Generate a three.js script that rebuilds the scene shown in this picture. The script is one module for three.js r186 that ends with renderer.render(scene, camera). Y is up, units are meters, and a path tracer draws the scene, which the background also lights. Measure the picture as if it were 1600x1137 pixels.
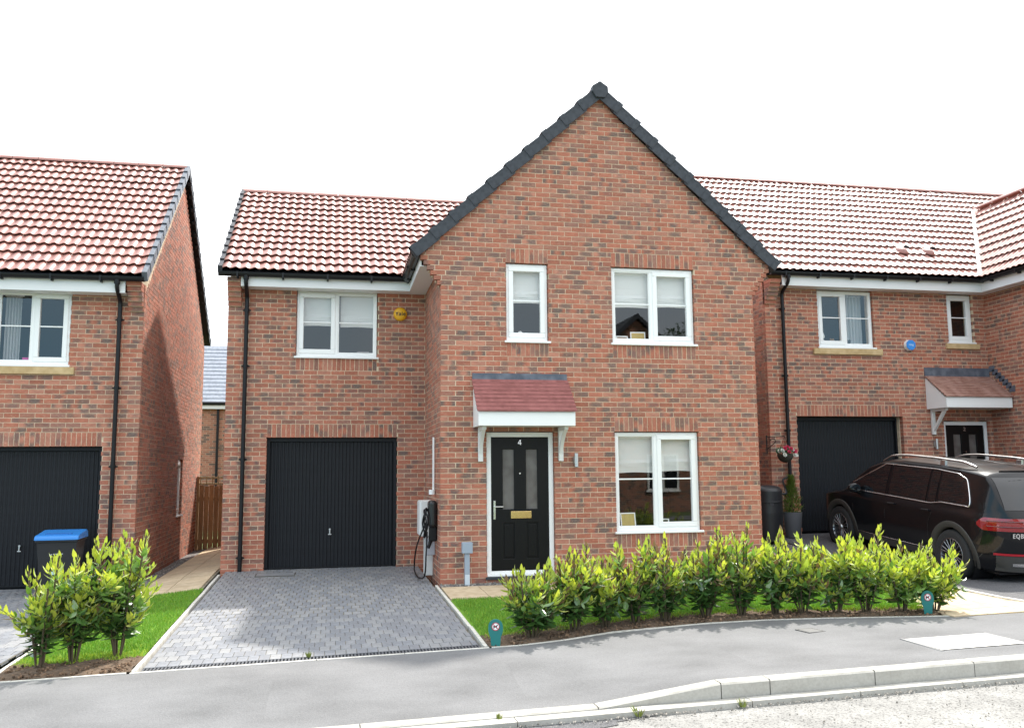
import * as THREE from 'three';
import { mergeGeometries, toCreasedNormals } from 'three/addons/utils/BufferGeometryUtils.js';
import { RoundedBoxGeometry } from 'three/addons/geometries/RoundedBoxGeometry.js';
import { FontLoader } from 'three/addons/loaders/FontLoader.js';
import { TextGeometry } from 'three/addons/geometries/TextGeometry.js';

// ---------------------------------------------------------------- camera, sky, sun, exposure
const scene = new THREE.Scene();
const camera = new THREE.PerspectiveCamera(2 * Math.atan(568.5 / 1376.5) * 180 / Math.PI, 1600 / 1137, 0.1, 900);
const EYE = new THREE.Vector3(-1.5248, 1.6067, 12.7863);
{
  const yaw = 0.2003, pitch = 0.1204, roll = -0.0082;
  const f = new THREE.Vector3(Math.sin(yaw) * Math.cos(pitch), Math.sin(pitch), -Math.cos(yaw) * Math.cos(pitch));
  const r = new THREE.Vector3(Math.cos(yaw), 0, Math.sin(yaw));
  const u = r.clone().cross(f);
  const r2 = r.clone().multiplyScalar(Math.cos(roll)).addScaledVector(u, Math.sin(roll));
  const u2 = u.clone().multiplyScalar(Math.cos(roll)).addScaledVector(r, -Math.sin(roll));
  camera.position.copy(EYE);
  camera.quaternion.setFromRotationMatrix(new THREE.Matrix4().makeBasis(r2, u2, f.clone().negate()));
  camera.updateMatrixWorld(true);
}
const renderer = new THREE.WebGLRenderer({ antialias: true });
renderer.setSize(1024, 727);
renderer.toneMapping = THREE.LinearToneMapping;
renderer.toneMappingExposure = 2.3;
renderer.shadowMap.enabled = true;

const SUN = new THREE.Vector3(0.42, 1, -0.60).normalize();
const sun = new THREE.DirectionalLight(new THREE.Color(1, 0.95, 0.87), 3.0);
sun.position.copy(SUN).multiplyScalar(60);
sun.castShadow = true;
sun.shadow.radius = 3.5;
sun.shadow.mapSize.set(4096, 4096);
Object.assign(sun.shadow.camera, { left: -25, right: 25, top: 25, bottom: -25, near: 1, far: 140 });
scene.add(sun, sun.target);

function rngOf(seed) {
  let a = seed >>> 0;
  return () => { a = (a + 0x6D2B79F5) >>> 0; let t = a; t = Math.imul(t ^ (t >>> 15), t | 1); t ^= t + Math.imul(t ^ (t >>> 7), t | 61); return ((t ^ (t >>> 14)) >>> 0) / 4294967296; };
}
const rnd = rngOf(20240511);
const rr = (a, b) => a + (b - a) * rnd();
const clamp = (x, a, b) => Math.min(b, Math.max(a, x));
const lerp = (a, b, t) => a + (b - a) * t;
const smooth = (x, a, b) => { const t = clamp((x - a) / (b - a), 0, 1); return t * t * (3 - 2 * t); };
const table = (xs, ys, x) => { if (x <= xs[0]) return ys[0]; for (let i = 1; i < xs.length; i++) if (x <= xs[i]) return lerp(ys[i - 1], ys[i], (x - xs[i - 1]) / (xs[i] - xs[i - 1])); return ys[ys.length - 1]; };

// periodic value noise
const NT = (() => { const r = rngOf(99), a = new Float32Array(65536); for (let i = 0; i < 65536; i++) a[i] = r(); return a; })();
function vnoise(x, y, px, py, seed = 0) {
  const xi = Math.floor(x), yi = Math.floor(y), fx = x - xi, fy = y - yi;
  const h = (i, j) => NT[((((i % px) + px) % px) * 157 + (((j % py) + py) % py) * 4099 + seed * 7919) & 65535];
  const u = fx * fx * (3 - 2 * fx), v = fy * fy * (3 - 2 * fy);
  return lerp(lerp(h(xi, yi), h(xi + 1, yi), u), lerp(h(xi, yi + 1), h(xi + 1, yi + 1), u), v);
}
function fbm(u, v, f, oct, seed = 0) { let s = 0, a = 0.5, t = 0; for (let o = 0; o < oct; o++) { s += a * vnoise(u * f, v * f, f, f, seed + o); t += a; a *= 0.5; f *= 2; } return s / t; }

// the sky: a bright, thin, broken overcast
{
  const W = 512, H = 256, d = new Float32Array(W * H * 4);
  for (let j = 0; j < H; j++) for (let i = 0; i < W; i++) {
    const el = ((j + 0.5) / H - 0.5) * Math.PI, u = i / W, v = j / H;
    const n = 0.62 * fbm(u, v * 0.5, 6, 4, 3) + 0.38 * fbm(u, v * 0.5, 17, 3, 9);
    const az = (u - 0.5) * 2 * Math.PI, dir = [Math.cos(el) * Math.cos(az), Math.sin(el), Math.cos(el) * Math.sin(az)], toSun = dir[0] * SUN.x + dir[1] * SUN.y + dir[2] * SUN.z;
    const gap = smooth(n - 0.22 * toSun, 0.36, 0.56) * 0.92;
    const up = clamp(Math.sin(el), 0, 1);
    const k = (j * W + i) * 4, b = 0.74 + 0.28 * n + 0.22 * smooth(toSun, 0, 1);
    const blue = [0.27 + 0.07 * (1 - up), 0.54 + 0.08 * (1 - up), 0.82];
    for (let c = 0; c < 3; c++) d[k + c] = lerp(b * [0.98, 1.0, 1.03][c], blue[c], gap);
    if (el < 0) for (let c = 0; c < 3; c++) d[k + c] *= 0.5;
    d[k + 3] = 1;
  }
  const t = new THREE.DataTexture(d, W, H, THREE.RGBAFormat, THREE.FloatType);
  t.mapping = THREE.EquirectangularReflectionMapping; t.magFilter = t.minFilter = THREE.LinearFilter; t.wrapS = THREE.RepeatWrapping; t.needsUpdate = true;
  scene.background = t; scene.environment = t;
}

// ---------------------------------------------------------------- helpers
const used = {};
const numbered = (n) => { const k = used[n] = (used[n] ?? -1) + 1; return k ? n + '_' + String(k).padStart(3, '0') : n; };
function tag(o, label, category, group) { o.userData.label = label; o.userData.category = category; if (group) o.userData.group = group; return o; }
function thing(name, label, category, pos = [0, 0, 0], turn = 0, group) {
  const o = new THREE.Group(); o.name = numbered(name); o.position.set(...pos); o.rotation.y = turn; scene.add(o);
  return tag(o, label, category, group);
}
function part(name, geo, mat, parent, label) {
  const m = new THREE.Mesh(geo, mat); m.name = name; m.castShadow = m.receiveShadow = true; parent.add(m);
  if (label) m.userData.label = label;
  return m;
}
function grp(name, parent, pos = [0, 0, 0], turn = 0, label) { const g = new THREE.Group(); g.name = name; g.position.set(...pos); g.rotation.y = turn; parent.add(g); if (label) g.userData.label = label; return g; }
function struct(name, geo, mat) { const m = part(name, geo, mat, scene); m.userData.kind = 'structure'; return m; }
function stuff(o) { o.userData.kind = 'stuff'; return o; }

// quads with uv in metres
class Quads {
  constructor() { this.p = []; this.n = []; this.t = []; this.i = []; }
  quad(a, b, c, d, uv, nrm) {
    const k = this.p.length / 3;
    if (!nrm) {
      const ux = b[0] - a[0], uy = b[1] - a[1], uz = b[2] - a[2], vx = d[0] - a[0], vy = d[1] - a[1], vz = d[2] - a[2];
      let x = uy * vz - uz * vy, y = uz * vx - ux * vz, z = ux * vy - uy * vx; const l = Math.hypot(x, y, z) || 1; nrm = [x / l, y / l, z / l];
    }
    for (const q of [a, b, c, d]) { this.p.push(q[0], q[1], q[2]); this.n.push(nrm[0], nrm[1], nrm[2]); }
    if (!uv) {
      const ax = Math.abs(nrm[0]), ay = Math.abs(nrm[1]), az = Math.abs(nrm[2]);
      uv = [a, b, c, d].flatMap((q) => ax > ay && ax > az ? [q[2], q[1]] : ay > az ? [q[0], q[2]] : [q[0], q[1]]);
    }
    this.t.push(...uv);
    this.i.push(k, k + 1, k + 2, k, k + 2, k + 3);
  }
  box(x0, x1, y0, y1, z0, z1) {
    this.quad([x0, y0, z1], [x1, y0, z1], [x1, y1, z1], [x0, y1, z1]);
    this.quad([x1, y0, z0], [x0, y0, z0], [x0, y1, z0], [x1, y1, z0]);
    this.quad([x0, y0, z0], [x0, y0, z1], [x0, y1, z1], [x0, y1, z0]);
    this.quad([x1, y0, z1], [x1, y0, z0], [x1, y1, z0], [x1, y1, z1]);
    this.quad([x0, y1, z1], [x1, y1, z1], [x1, y1, z0], [x0, y1, z0]);
    this.quad([x0, y0, z0], [x1, y0, z0], [x1, y0, z1], [x0, y0, z1]);
    return this;
  }
  geo() {
    const g = new THREE.BufferGeometry();
    g.setAttribute('position', new THREE.Float32BufferAttribute(this.p, 3));
    g.setAttribute('normal', new THREE.Float32BufferAttribute(this.n, 3));
    g.setAttribute('uv', new THREE.Float32BufferAttribute(this.t, 2));
    g.setIndex(this.i); return g;
  }
}
const bx = (...a) => new Quads().box(...a).geo();
const boxes = (list) => { const q = new Quads(); for (const b of list) q.box(...b); return q.geo(); };
// rounded box given by its extents; uv in metres
function rbx(x0, x1, y0, y1, z0, z1, r = 0.006, seg = 1) {
  const g = new RoundedBoxGeometry(x1 - x0, y1 - y0, z1 - z0, seg, Math.min(r, (x1 - x0) / 2.1, (y1 - y0) / 2.1, (z1 - z0) / 2.1));
  g.translate((x0 + x1) / 2, (y0 + y1) / 2, (z0 + z1) / 2);
  return metricUV(g);
}
function metricUV(g) {
  const p = g.attributes.position, n = g.attributes.normal, t = new Float32Array(p.count * 2);
  for (let i = 0; i < p.count; i++) {
    const ax = Math.abs(n.getX(i)), ay = Math.abs(n.getY(i)), az = Math.abs(n.getZ(i));
    if (ax > ay && ax > az) { t[2 * i] = p.getZ(i); t[2 * i + 1] = p.getY(i); } else if (ay > az) { t[2 * i] = p.getX(i); t[2 * i + 1] = p.getZ(i); } else { t[2 * i] = p.getX(i); t[2 * i + 1] = p.getY(i); }
  }
  g.setAttribute('uv', new THREE.Float32BufferAttribute(t, 2)); return g;
}
const rboxes = (list, r) => mergeGeometries(list.map((b) => rbx(...b, r)));
function tube(points, radius, seg = 24, rad = 8, closed = false) { return new THREE.TubeGeometry(new THREE.CatmullRomCurve3(points.map((p) => new THREE.Vector3(...p)), closed, 'centripetal'), seg, radius, rad, closed); }
function cyl(a, b, r0, r1 = r0, rad = 12) {
  const A = new THREE.Vector3(...a), B = new THREE.Vector3(...b), d = B.clone().sub(A), g = new THREE.CylinderGeometry(r1, r0, d.length(), rad);
  g.applyQuaternion(new THREE.Quaternion().setFromUnitVectors(new THREE.Vector3(0, 1, 0), d.normalize())); g.translate((a[0] + b[0]) / 2, (a[1] + b[1]) / 2, (a[2] + b[2]) / 2); return g;
}
function prism(pts, z0, z1) { const s = new THREE.Shape(pts.map((p) => new THREE.Vector2(...p))); const g = new THREE.ExtrudeGeometry(s, { depth: z1 - z0, bevelEnabled: false }); g.translate(0, 0, z0); return g; }

// ---------------------------------------------------------------- textures and materials
function tex(w, h, fn, { srgb = true, repeat = [1, 1], wrap = true } = {}) {
  const d = new Uint8Array(w * h * 4);
  for (let j = 0; j < h; j++) for (let i = 0; i < w; i++) {
    const c = fn(i / w, j / h, i, j), k = (j * w + i) * 4;
    for (let q = 0; q < 3; q++) { let x = clamp(Array.isArray(c) ? c[q] : c, 0, 1); if (srgb) x = x <= 0.0031308 ? 12.92 * x : 1.055 * Math.pow(x, 1 / 2.4) - 0.055; d[k + q] = Math.round(x * 255); }
    d[k + 3] = 255;
  }
  const t = new THREE.DataTexture(d, w, h, THREE.RGBAFormat);
  t.magFilter = THREE.LinearFilter; t.minFilter = THREE.LinearMipmapLinearFilter; t.generateMipmaps = true; t.anisotropy = 8;
  if (wrap) t.wrapS = t.wrapT = THREE.RepeatWrapping;
  if (srgb) t.colorSpace = THREE.SRGBColorSpace;
  t.repeat.set(...repeat); t.needsUpdate = true; return t;
}
const mixc = (a, b, t) => [lerp(a[0], b[0], t), lerp(a[1], b[1], t), lerp(a[2], b[2], t)];
const mul = (a, k) => [a[0] * k, a[1] * k, a[2] * k];
function std(c, roughness = 0.6, extra = {}) { const m = new THREE.MeshStandardMaterial({ roughness, ...extra }); if (c) m.color.setRGB(...c); m.side = THREE.DoubleSide; return m; }
function phys(c, roughness = 0.6, extra = {}) { const m = new THREE.MeshPhysicalMaterial({ roughness, ...extra }); if (c) m.color.setRGB(...c); m.side = THREE.DoubleSide; return m; }

// brick faces: 64 different bricks in one sheet, orange red, brown and fire-flashed dark ones
const BC = 8, BR = 8;
const brickKinds = [];
const brickTex = (() => {
  const r = rngOf(7), K = [];
  for (let k = 0; k < BC * BR; k++) {
    const dark = r() < 0.40, base = r() < 0.55 ? [0.43, 0.152, 0.094] : r() < 0.45 ? [0.31, 0.146, 0.106] : [0.46, 0.195, 0.13];
    const b = mul(base, 0.84 + 0.32 * r());
    K.push({ b, dark: dark ? 0.35 + 0.55 * r() : 0.18 * r(), dc: mixc([0.088, 0.086, 0.092], [0.15, 0.115, 0.095], r()), cx: 0.2 + 0.6 * r(), w: 0.18 + 0.3 * r(), s: Math.floor(r() * 50), ends: r() < 0.25 });
  }
  return tex(1024, 512, (u, v) => {
    const ci = Math.floor(u * BC), cj = Math.floor(v * BR), q = K[cj * BC + ci], x = u * BC - ci, y = v * BR - cj;
    const n = fbm(u, v, 64, 3, q.s), st = vnoise(x * 5 + q.s, y * 14, 999, 999, 5 + q.s), co = vnoise(x * 3 + 7, y * 2 + q.s, 999, 999, 2);
    let d = q.dark * (q.ends ? smooth(Math.abs(x - 0.5), 0.05, 0.4) : smooth(q.w + 0.25 * co - Math.abs(x - q.cx) * 0.9 - 0.12 * Math.abs(y - 0.5), 0.0, 0.3));
    d = clamp(d * (0.65 + 0.7 * st), 0, 0.93);
    let c = mixc(q.b, q.dc, d);
    c = mul(c, 0.80 + 0.3 * n + 0.16 * (st - 0.5));
    if (n > 0.72) c = mixc(c, [0.5, 0.36, 0.27], 0.35);
    return c;
  });
})();
const brickBump = tex(512, 256, (u, v) => fbm(u, v, 64, 3, 21), { srgb: false });
const MAT = {};
MAT.brick = std(null, 0.88, { map: brickTex, bumpMap: brickBump, bumpScale: 0.0025 });
const noiseTex = (c0, c1, f, size = 512, oct = 5, seed = 1, gamma = 1) => tex(size, size, (u, v) => mixc(c0, c1, Math.pow(clamp((fbm(u, v, f, oct, seed) - 0.25) * 2, 0, 1), gamma)));
MAT.mortar = std(null, 0.95, { map: noiseTex([0.58, 0.45, 0.31], [0.72, 0.585, 0.43], 24, 256, 4, 4) });
for (const [i, c] of [[0.33, 0.125, 0.095], [0.37, 0.15, 0.115], [0.30, 0.12, 0.095]].entries())
  MAT['tile' + i] = phys(null, 0.58, { clearcoat: 0.85, clearcoatRoughness: 0.44, map: tex(256, 256, (u, v) => mul(c, 0.72 + 0.56 * fbm(u, v, 12, 5, 30 + i)), { repeat: [3.1, 3.1] }), bumpMap: tex(256, 256, (u, v) => fbm(u, v, 40, 3, 60), { srgb: false, repeat: [3.1, 3.1] }), bumpScale: 0.0012 });
MAT.white = std([0.86, 0.86, 0.85], 0.32);
MAT.whiteWood = std([0.74, 0.735, 0.71], 0.5);
MAT.fascia = std([0.78, 0.78, 0.78], 0.35);
MAT.black = phys([0.008, 0.008, 0.0095], 0.38, { specularIntensity: 0.6 });
MAT.door = phys([0.006, 0.0062, 0.0065], 0.4, { specularIntensity: 0.45 });
MAT.garage = phys(null, 0.5, { specularIntensity: 0.5, map: tex(256, 256, (u, v) => mul([0.0105, 0.0115, 0.0145], 0.8 + 0.4 * fbm(u, v, 20, 4, 2))) });
MAT.verge = std(null, 0.62, { map: noiseTex([0.022, 0.026, 0.034], [0.04, 0.045, 0.056], 20, 256, 4, 8) });
MAT.slate = std(null, 0.5, { map: noiseTex([0.17, 0.19, 0.23], [0.25, 0.28, 0.33], 16, 256, 4, 12) });
MAT.lead = std(null, 0.55, { map: noiseTex([0.075, 0.09, 0.12], [0.15, 0.17, 0.21], 10, 256, 4, 13), metalness: 0.2 });
MAT.plain = std(null, 0.72, { map: noiseTex([0.21, 0.068, 0.06], [0.31, 0.11, 0.10], 14, 256, 5, 14) });
MAT.plainOld = std(null, 0.6, { map: noiseTex([0.24, 0.115, 0.085], [0.40, 0.235, 0.19], 10, 256, 5, 15) });
MAT.cill = std(null, 0.85, { map: noiseTex([0.46, 0.32, 0.155], [0.60, 0.44, 0.24], 10, 256, 4, 16) });
MAT.chrome = std([0.75, 0.75, 0.75], 0.18, { metalness: 1 });
MAT.steel = std([0.55, 0.55, 0.55], 0.35, { metalness: 1 });
MAT.brass = std([0.85, 0.62, 0.28], 0.22, { metalness: 1 });
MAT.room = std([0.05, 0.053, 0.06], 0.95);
MAT.glass = phys([1, 1, 1], 0.0, { transmission: 1, thickness: 0, ior: 1.72, specularIntensity: 1 });
MAT.blind = phys([0.82, 0.82, 0.79], 1, { transmission: 0.25, thickness: 0 });
MAT.block = [0, 1, 2, 3].map((i) => std(null, 0.46 + 0.06 * i, { map: tex(256, 256, (u, v) => { const n = fbm(u, v, 24, 5, 70 + i), s = fbm(u, v, 4, 2, 77 + i); return mul([[0.205, 0.214, 0.232], [0.222, 0.228, 0.24], [0.19, 0.199, 0.218], [0.235, 0.238, 0.244]][i], 0.7 + 0.45 * n + 0.25 * s); }, { repeat: [2.3, 2.3] }), bumpMap: brickBump, bumpScale: 0.002 }));
MAT.sand = std(null, 0.95, { map: noiseTex([0.10, 0.09, 0.065], [0.26, 0.23, 0.165], 12, 256, 5, 18) });
MAT.footway = std(null, 0.9, { map: tex(1024, 1024, (u, v, i, j) => { const a = fbm(u, v, 4, 4, 40), g = fbm(u, v, 256, 2, 41), s = NT[(i * 7 + j * 1031) & 65535]; const w2 = fbm(u * 0.5, v, 10, 5, 47); let k = 0.58 + 0.42 * a + 0.30 * w2 + 0.34 * (g - 0.5) + (s > 0.986 ? 0.4 : 0); if (s < 0.03) k *= 0.7; return mul([0.150, 0.150, 0.152], k); }, { repeat: [0.5, 0.5] }), bumpMap: tex(512, 512, (u, v) => fbm(u, v, 128, 2, 43), { srgb: false, repeat: [1, 1] }), bumpScale: 0.003 });
MAT.road = std(null, 0.92, { map: tex(1024, 1024, (u, v, i, j) => { const a = fbm(u, v, 5, 4, 50), g = fbm(u, v, 128, 2, 51), s = NT[(i * 13 + j * 2053) & 65535]; const w2 = fbm(u, v, 12, 5, 52); let c = mul([0.285, 0.278, 0.262], 0.52 + 0.46 * a + 0.34 * w2 + 0.34 * (g - 0.45)); if (g < 0.30 || s < 0.012) c = mul(c, 0.55); if (s > 0.99) c = [0.55, 0.53, 0.5]; return c; }, { repeat: [0.6, 0.6] }), bumpMap: tex(512, 512, (u, v) => fbm(u, v, 96, 2, 53), { srgb: false, repeat: [1.1, 1.1] }), bumpScale: 0.008 });
MAT.tar = std(null, 0.8, { map: tex(512, 512, (u, v, i, j) => { const g = fbm(u, v, 128, 2, 55), s = NT[(i * 17 + j * 991) & 65535]; return s > 0.97 ? [0.4, 0.39, 0.37] : mul([0.085, 0.085, 0.09], 0.5 + g); }), bumpMap: tex(512, 512, (u, v) => fbm(u, v, 96, 2, 56), { srgb: false }), bumpScale: 0.008 });
MAT.kerb = std(null, 0.85, { map: tex(512, 512, (u, v) => { const a = fbm(u, v, 5, 5, 57), g = fbm(u, v, 90, 2, 58); return mixc([0.26, 0.245, 0.21], [0.46, 0.445, 0.405], clamp(a * 1.2 + 0.4 * (g - 0.5), 0, 1)); }, { repeat: [0.9, 0.9] }) });
MAT.edging = std(null, 0.85, { map: noiseTex([0.48, 0.46, 0.41], [0.66, 0.64, 0.58], 20, 256, 4, 59) });
MAT.slab = [0, 1, 2].map((i) => std(null, 0.85, { map: noiseTex(mul([0.46, 0.355, 0.225], 0.95 + 0.06 * i), mul([0.58, 0.465, 0.315], 0.95 + 0.06 * i), 14, 256, 4, 62 + i) }));
MAT.concrete = std(null, 0.85, { map: noiseTex([0.50, 0.485, 0.44], [0.64, 0.62, 0.57], 12, 256, 4, 66) });
MAT.soil = std(null, 1, { map: tex(512, 512, (u, v, i, j) => { const a = fbm(u, v, 30, 4, 67), s = NT[(i * 5 + j * 613) & 65535]; let c = mixc([0.06, 0.04, 0.026], [0.17, 0.115, 0.075], a); if (s > 0.985) c = [0.4, 0.33, 0.25]; return c; }, { repeat: [1, 1] }), bumpMap: tex(256, 256, (u, v) => fbm(u, v, 24, 4, 68), { srgb: false }), bumpScale: 0.03 });
MAT.turf = std(null, 1, { map: tex(512, 512, (u, v) => mixc([0.08, 0.18, 0.012], [0.19, 0.35, 0.022], fbm(u, v, 40, 4, 69) * 0.7 + 0.3 * fbm(u, v, 5, 3, 71)), { repeat: [0.5, 0.5] }) });
MAT.field = std(null, 1, { map: noiseTex([0.05, 0.09, 0.02], [0.11, 0.15, 0.04], 8, 256, 4, 72) });
MAT.gravel = std(null, 0.9, { map: tex(512, 512, (u, v) => { const g = fbm(u, v, 48, 3, 73); return mixc([0.07, 0.065, 0.065], [0.38, 0.36, 0.34], Math.pow(g, 1.6)); }), bumpMap: tex(512, 512, (u, v) => fbm(u, v, 48, 3, 73), { srgb: false }), bumpScale: 0.02 });
MAT.timber = [0, 1, 2].map((i) => std(null, 0.8, { map: tex(128, 512, (u, v) => mul(mixc([0.22, 0.115, 0.048], [0.38, 0.215, 0.095], vnoise(u * 16, v * 3 + i * 9, 16, 3, 80 + i) * 0.6 + 0.4 * fbm(u, v, 16, 3, 84)), 0.9 + 0.1 * i)) }));
MAT.trellis = std(null, 0.85, { map: noiseTex([0.30, 0.24, 0.13], [0.46, 0.38, 0.22], 20, 128, 3, 87) });
const textMat = (c, r = 0.5, x) => std(c, r, x);
const font = await new FontLoader().loadAsync('fonts/droid/droid_sans_bold.typeface.json');
function text(s, size, depth) { const g = new TextGeometry(s, { font, size, depth, curveSegments: 4, bevelEnabled: false }); g.computeBoundingBox(); const b = g.boundingBox; g.translate(-(b.min.x + b.max.x) / 2, -(b.min.y + b.max.y) / 2, 0); return g; }

// ---------------------------------------------------------------- brickwork
const CO = 0.075, BL = 0.225;
// pushes the five visible faces of one brick (front at z) into q
function brickInto(q, x0, x1, y0, y1, z, depth, variant, soldier) {
  const ci = variant % BC, cj = Math.floor(variant / BC) % BR, e = 0.03;
  const U = (a) => (ci + e + (1 - 2 * e) * a) / BC, V = (b) => (cj + e + (1 - 2 * e) * b) / BR;
  const fw = clamp((soldier ? y1 - y0 : x1 - x0) / 0.215, 0.1, 1);
  const uv = soldier ? [U(0), V(1), U(0), V(0), U(fw), V(0), U(fw), V(1)] : [U(0), V(0), U(fw), V(0), U(fw), V(1), U(0), V(1)];
  const b = z - depth, side = [U(0), V(0), U(0.4), V(0), U(0.4), V(1), U(0), V(1)];
  q.quad([x0, y0, z], [x1, y0, z], [x1, y1, z], [x0, y1, z], uv);
  q.quad([x0, y0, b], [x0, y0, z], [x0, y1, z], [x0, y1, b], side);
  q.quad([x1, y0, z], [x1, y0, b], [x1, y1, b], [x1, y1, z], side);
  q.quad([x0, y1, z], [x1, y1, z], [x1, y1, b], [x0, y1, b], uv);
  q.quad([x0, y0, b], [x1, y0, b], [x1, y0, z], [x0, y0, z], uv);
}
const brickGeos = {};
function sharedBrick(variant, soldier) {
  const k = variant + (soldier ? 's' : '');
  if (!brickGeos[k]) { const q = new Quads(); soldier ? brickInto(q, 0, 0.065, 0, 0.215, 0, 0.1, variant, true) : brickInto(q, 0, 0.215, 0, 0.065, 0, 0.1, variant, false); brickGeos[k] = q.geo(); }
  return brickGeos[k];
}
// poly: outline in wall coordinates; openings: {u0,u1,v0,v1,head,foot}
function brickWall(house, name, pos, turn, poly, openings, opt = {}) {
  const range = (v) => { let lo = 1e9, hi = -1e9; for (let i = 0; i < poly.length; i++) { const [ax, ay] = poly[i], [cx, cy] = poly[(i + 1) % poly.length]; if ((ay <= v) !== (cy <= v)) { const x = ax + (cx - ax) * (v - ay) / (cy - ay); lo = Math.min(lo, x); hi = Math.max(hi, x); } } return [lo, hi]; };
  const thick = opt.thick ?? 0.28, REC = 0.0035;
  const mid = (Math.min(...poly.map((p) => p[0])) + Math.max(...poly.map((p) => p[0]))) / 2, ext = opt.core ?? [0.008, 0.008];
  const shape = new THREE.Shape((opt.corePoly ?? poly).map((p) => new THREE.Vector2(p[0] < mid - 0.01 ? p[0] + ext[0] : p[0] > mid + 0.01 ? p[0] - ext[1] : p[0], p[1])));
  for (const o of openings) { const e = 0.012; const h = new THREE.Path(); h.moveTo(o.u0 - e, Math.max(o.v0 - e, poly[0][1] + 0.001)); h.lineTo(o.u1 + e, Math.max(o.v0 - e, poly[0][1] + 0.001)); h.lineTo(o.u1 + e, o.v1 + e); h.lineTo(o.u0 - e, o.v1 + e); shape.holes.push(h); }
  const g = new THREE.ExtrudeGeometry(shape, { depth: thick, bevelEnabled: false }); g.translate(0, 0, -thick - REC);
  const wall = part(name, g, MAT.mortar, house); wall.position.set(...pos); wall.rotation.y = turn; wall.updateMatrixWorld(true);
  const list = [], vmin = Math.min(...poly.map((p) => p[1])), vmax = Math.max(...poly.map((p) => p[1]));
  const blocks = openings.map((o) => [o.u0, o.u1, o.v0, o.v1]);
  for (const o of openings) {
    if (o.head) blocks.push([o.u0, o.u1, o.v1, o.v1 + 0.225]);
    if (o.foot) blocks.push([o.u0, o.u1, o.v0 - 0.225, o.v0]);
    for (const [on, vb] of [[o.head, o.v1 + 0.005], [o.foot, o.v0 - 0.22]]) if (on) {
      const n = Math.round((o.u1 - o.u0) / CO), w = (o.u1 - o.u0) / n;
      for (let k = 0; k < n; k++) list.push({ x: o.u0 + k * w + 0.005, y: vb, w: w - 0.01, h: 0.215, s: true });
    }
  }
  const n0 = Math.floor(vmin / CO + 1e-6), n1 = Math.ceil(vmax / CO);
  for (let i = n0; i < n1; i++) {
    const vm = (i + 0.5) * CO; if (vm > vmax) break;
    let [lo, hi] = range(opt.wide ? vm - 0.3 * CO : vm); if (hi - lo < 0.04) continue;
    let free = [[lo, hi]];
    for (const [a, b, c, d] of blocks) if (vm > c && vm < d) free = free.flatMap(([p, q]) => (b <= p || a >= q) ? [[p, q]] : [[p, Math.min(q, a)], [Math.max(p, b), q]].filter(([x, y]) => y - x > 0.03));
    const st = opt.stepCourses && vm > opt.stepCourses[0] && vm < opt.stepCourses[1], off = st ? lo - Math.floor(lo / BL) * BL + ((i & 1) ? BL / 2 : 0) : (i & 1) ? BL / 2 : 0;
    for (const [p, q] of free) {
      const k0 = Math.floor((p - off + 1e-4) / BL), k1 = Math.ceil((q - off - 1e-4) / BL);
      for (let k = k0; k < k1; k++) {
        const a = k * BL + off, x0 = a <= p + 1e-3 ? p : a + 0.005, x1 = a + BL >= q - 1e-3 ? q : a + BL - 0.005;
        if (x1 - x0 < 0.028) continue;
        list.push({ x: x0, y: i * CO + 0.005, w: x1 - x0, h: 0.065, s: false });
      }
    }
  }
  for (const b of list) { b.v = Math.floor(rnd() * 64); b.z = (rnd() - 0.5) * 0.003; b.wall = wall; }
  (house.userData.bricks ??= []).push(...list);
  return wall;
}
const projV = new THREE.Vector3();
function inView(p) { projV.copy(p).project(camera); return Math.abs(projV.x) < 1.02 && Math.abs(projV.y) < 1.02 && projV.z < 1; }
const tmpV = new THREE.Vector3();
function finishBricks(house, budget = 300) {
  const all = house.userData.bricks; delete house.userData.bricks;
  house.updateMatrixWorld(true);
  const cand = [];
  for (const b of all) {
    tmpV.set(b.x + b.w / 2, b.y + b.h / 2, 0).applyMatrix4(b.wall.matrixWorld);
    const n = new THREE.Vector3(0, 0, 1).transformDirection(b.wall.matrixWorld), to = EYE.clone().sub(tmpV);
    b.d = inView(tmpV) ? n.dot(to.clone().normalize()) / to.lengthSq() : -1;
    const full = b.s ? Math.abs(b.w - 0.065) < 0.004 : b.w > 0.2149;
    if (full && b.d > 0) cand.push(b);
  }
  cand.sort((a, b) => b.d - a.d);
  const single = new Set(cand.slice(0, budget));
  const rest = new Map();
  for (const b of all) {
    if (single.has(b)) { const m = part('brick', sharedBrick(b.v, b.s), MAT.brick, b.wall); m.position.set(b.x, b.y, b.z); } else {
      if (!rest.has(b.wall)) rest.set(b.wall, new Quads());
      brickInto(rest.get(b.wall), b.x, b.x + b.w, b.y, b.y + b.h, b.z, 0.1, b.v, b.s);
    }
  }
  for (const [w, q] of rest) stuff(part('brickwork', q.geo(), MAT.brick, w));
}
// stepped corbel under the eaves: bricks projecting a little more each course (towards local +z), at u0..u1
function corbel(house, pos, turn, u0, u1, v0, steps, step, name = 'corbel') {
  const g = grp(name, house, pos, turn);
  for (let i = 0; i < steps; i++) { const q = new Quads(); brickInto(q, u0, u1, v0 + i * CO + 0.004, v0 + i * CO + 0.071, (i + 1) * step, (i + 1) * step + 0.05, Math.floor(rnd() * 64), false); part('brick', q.geo(), MAT.brick, g); part('mortar_bed', bx(u0 + 0.008, u1 - 0.008, v0 + i * CO - 0.004, v0 + i * CO + 0.004, -0.02, (i + 1) * step - 0.012), MAT.mortar, g); }
  return g;
}

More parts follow.
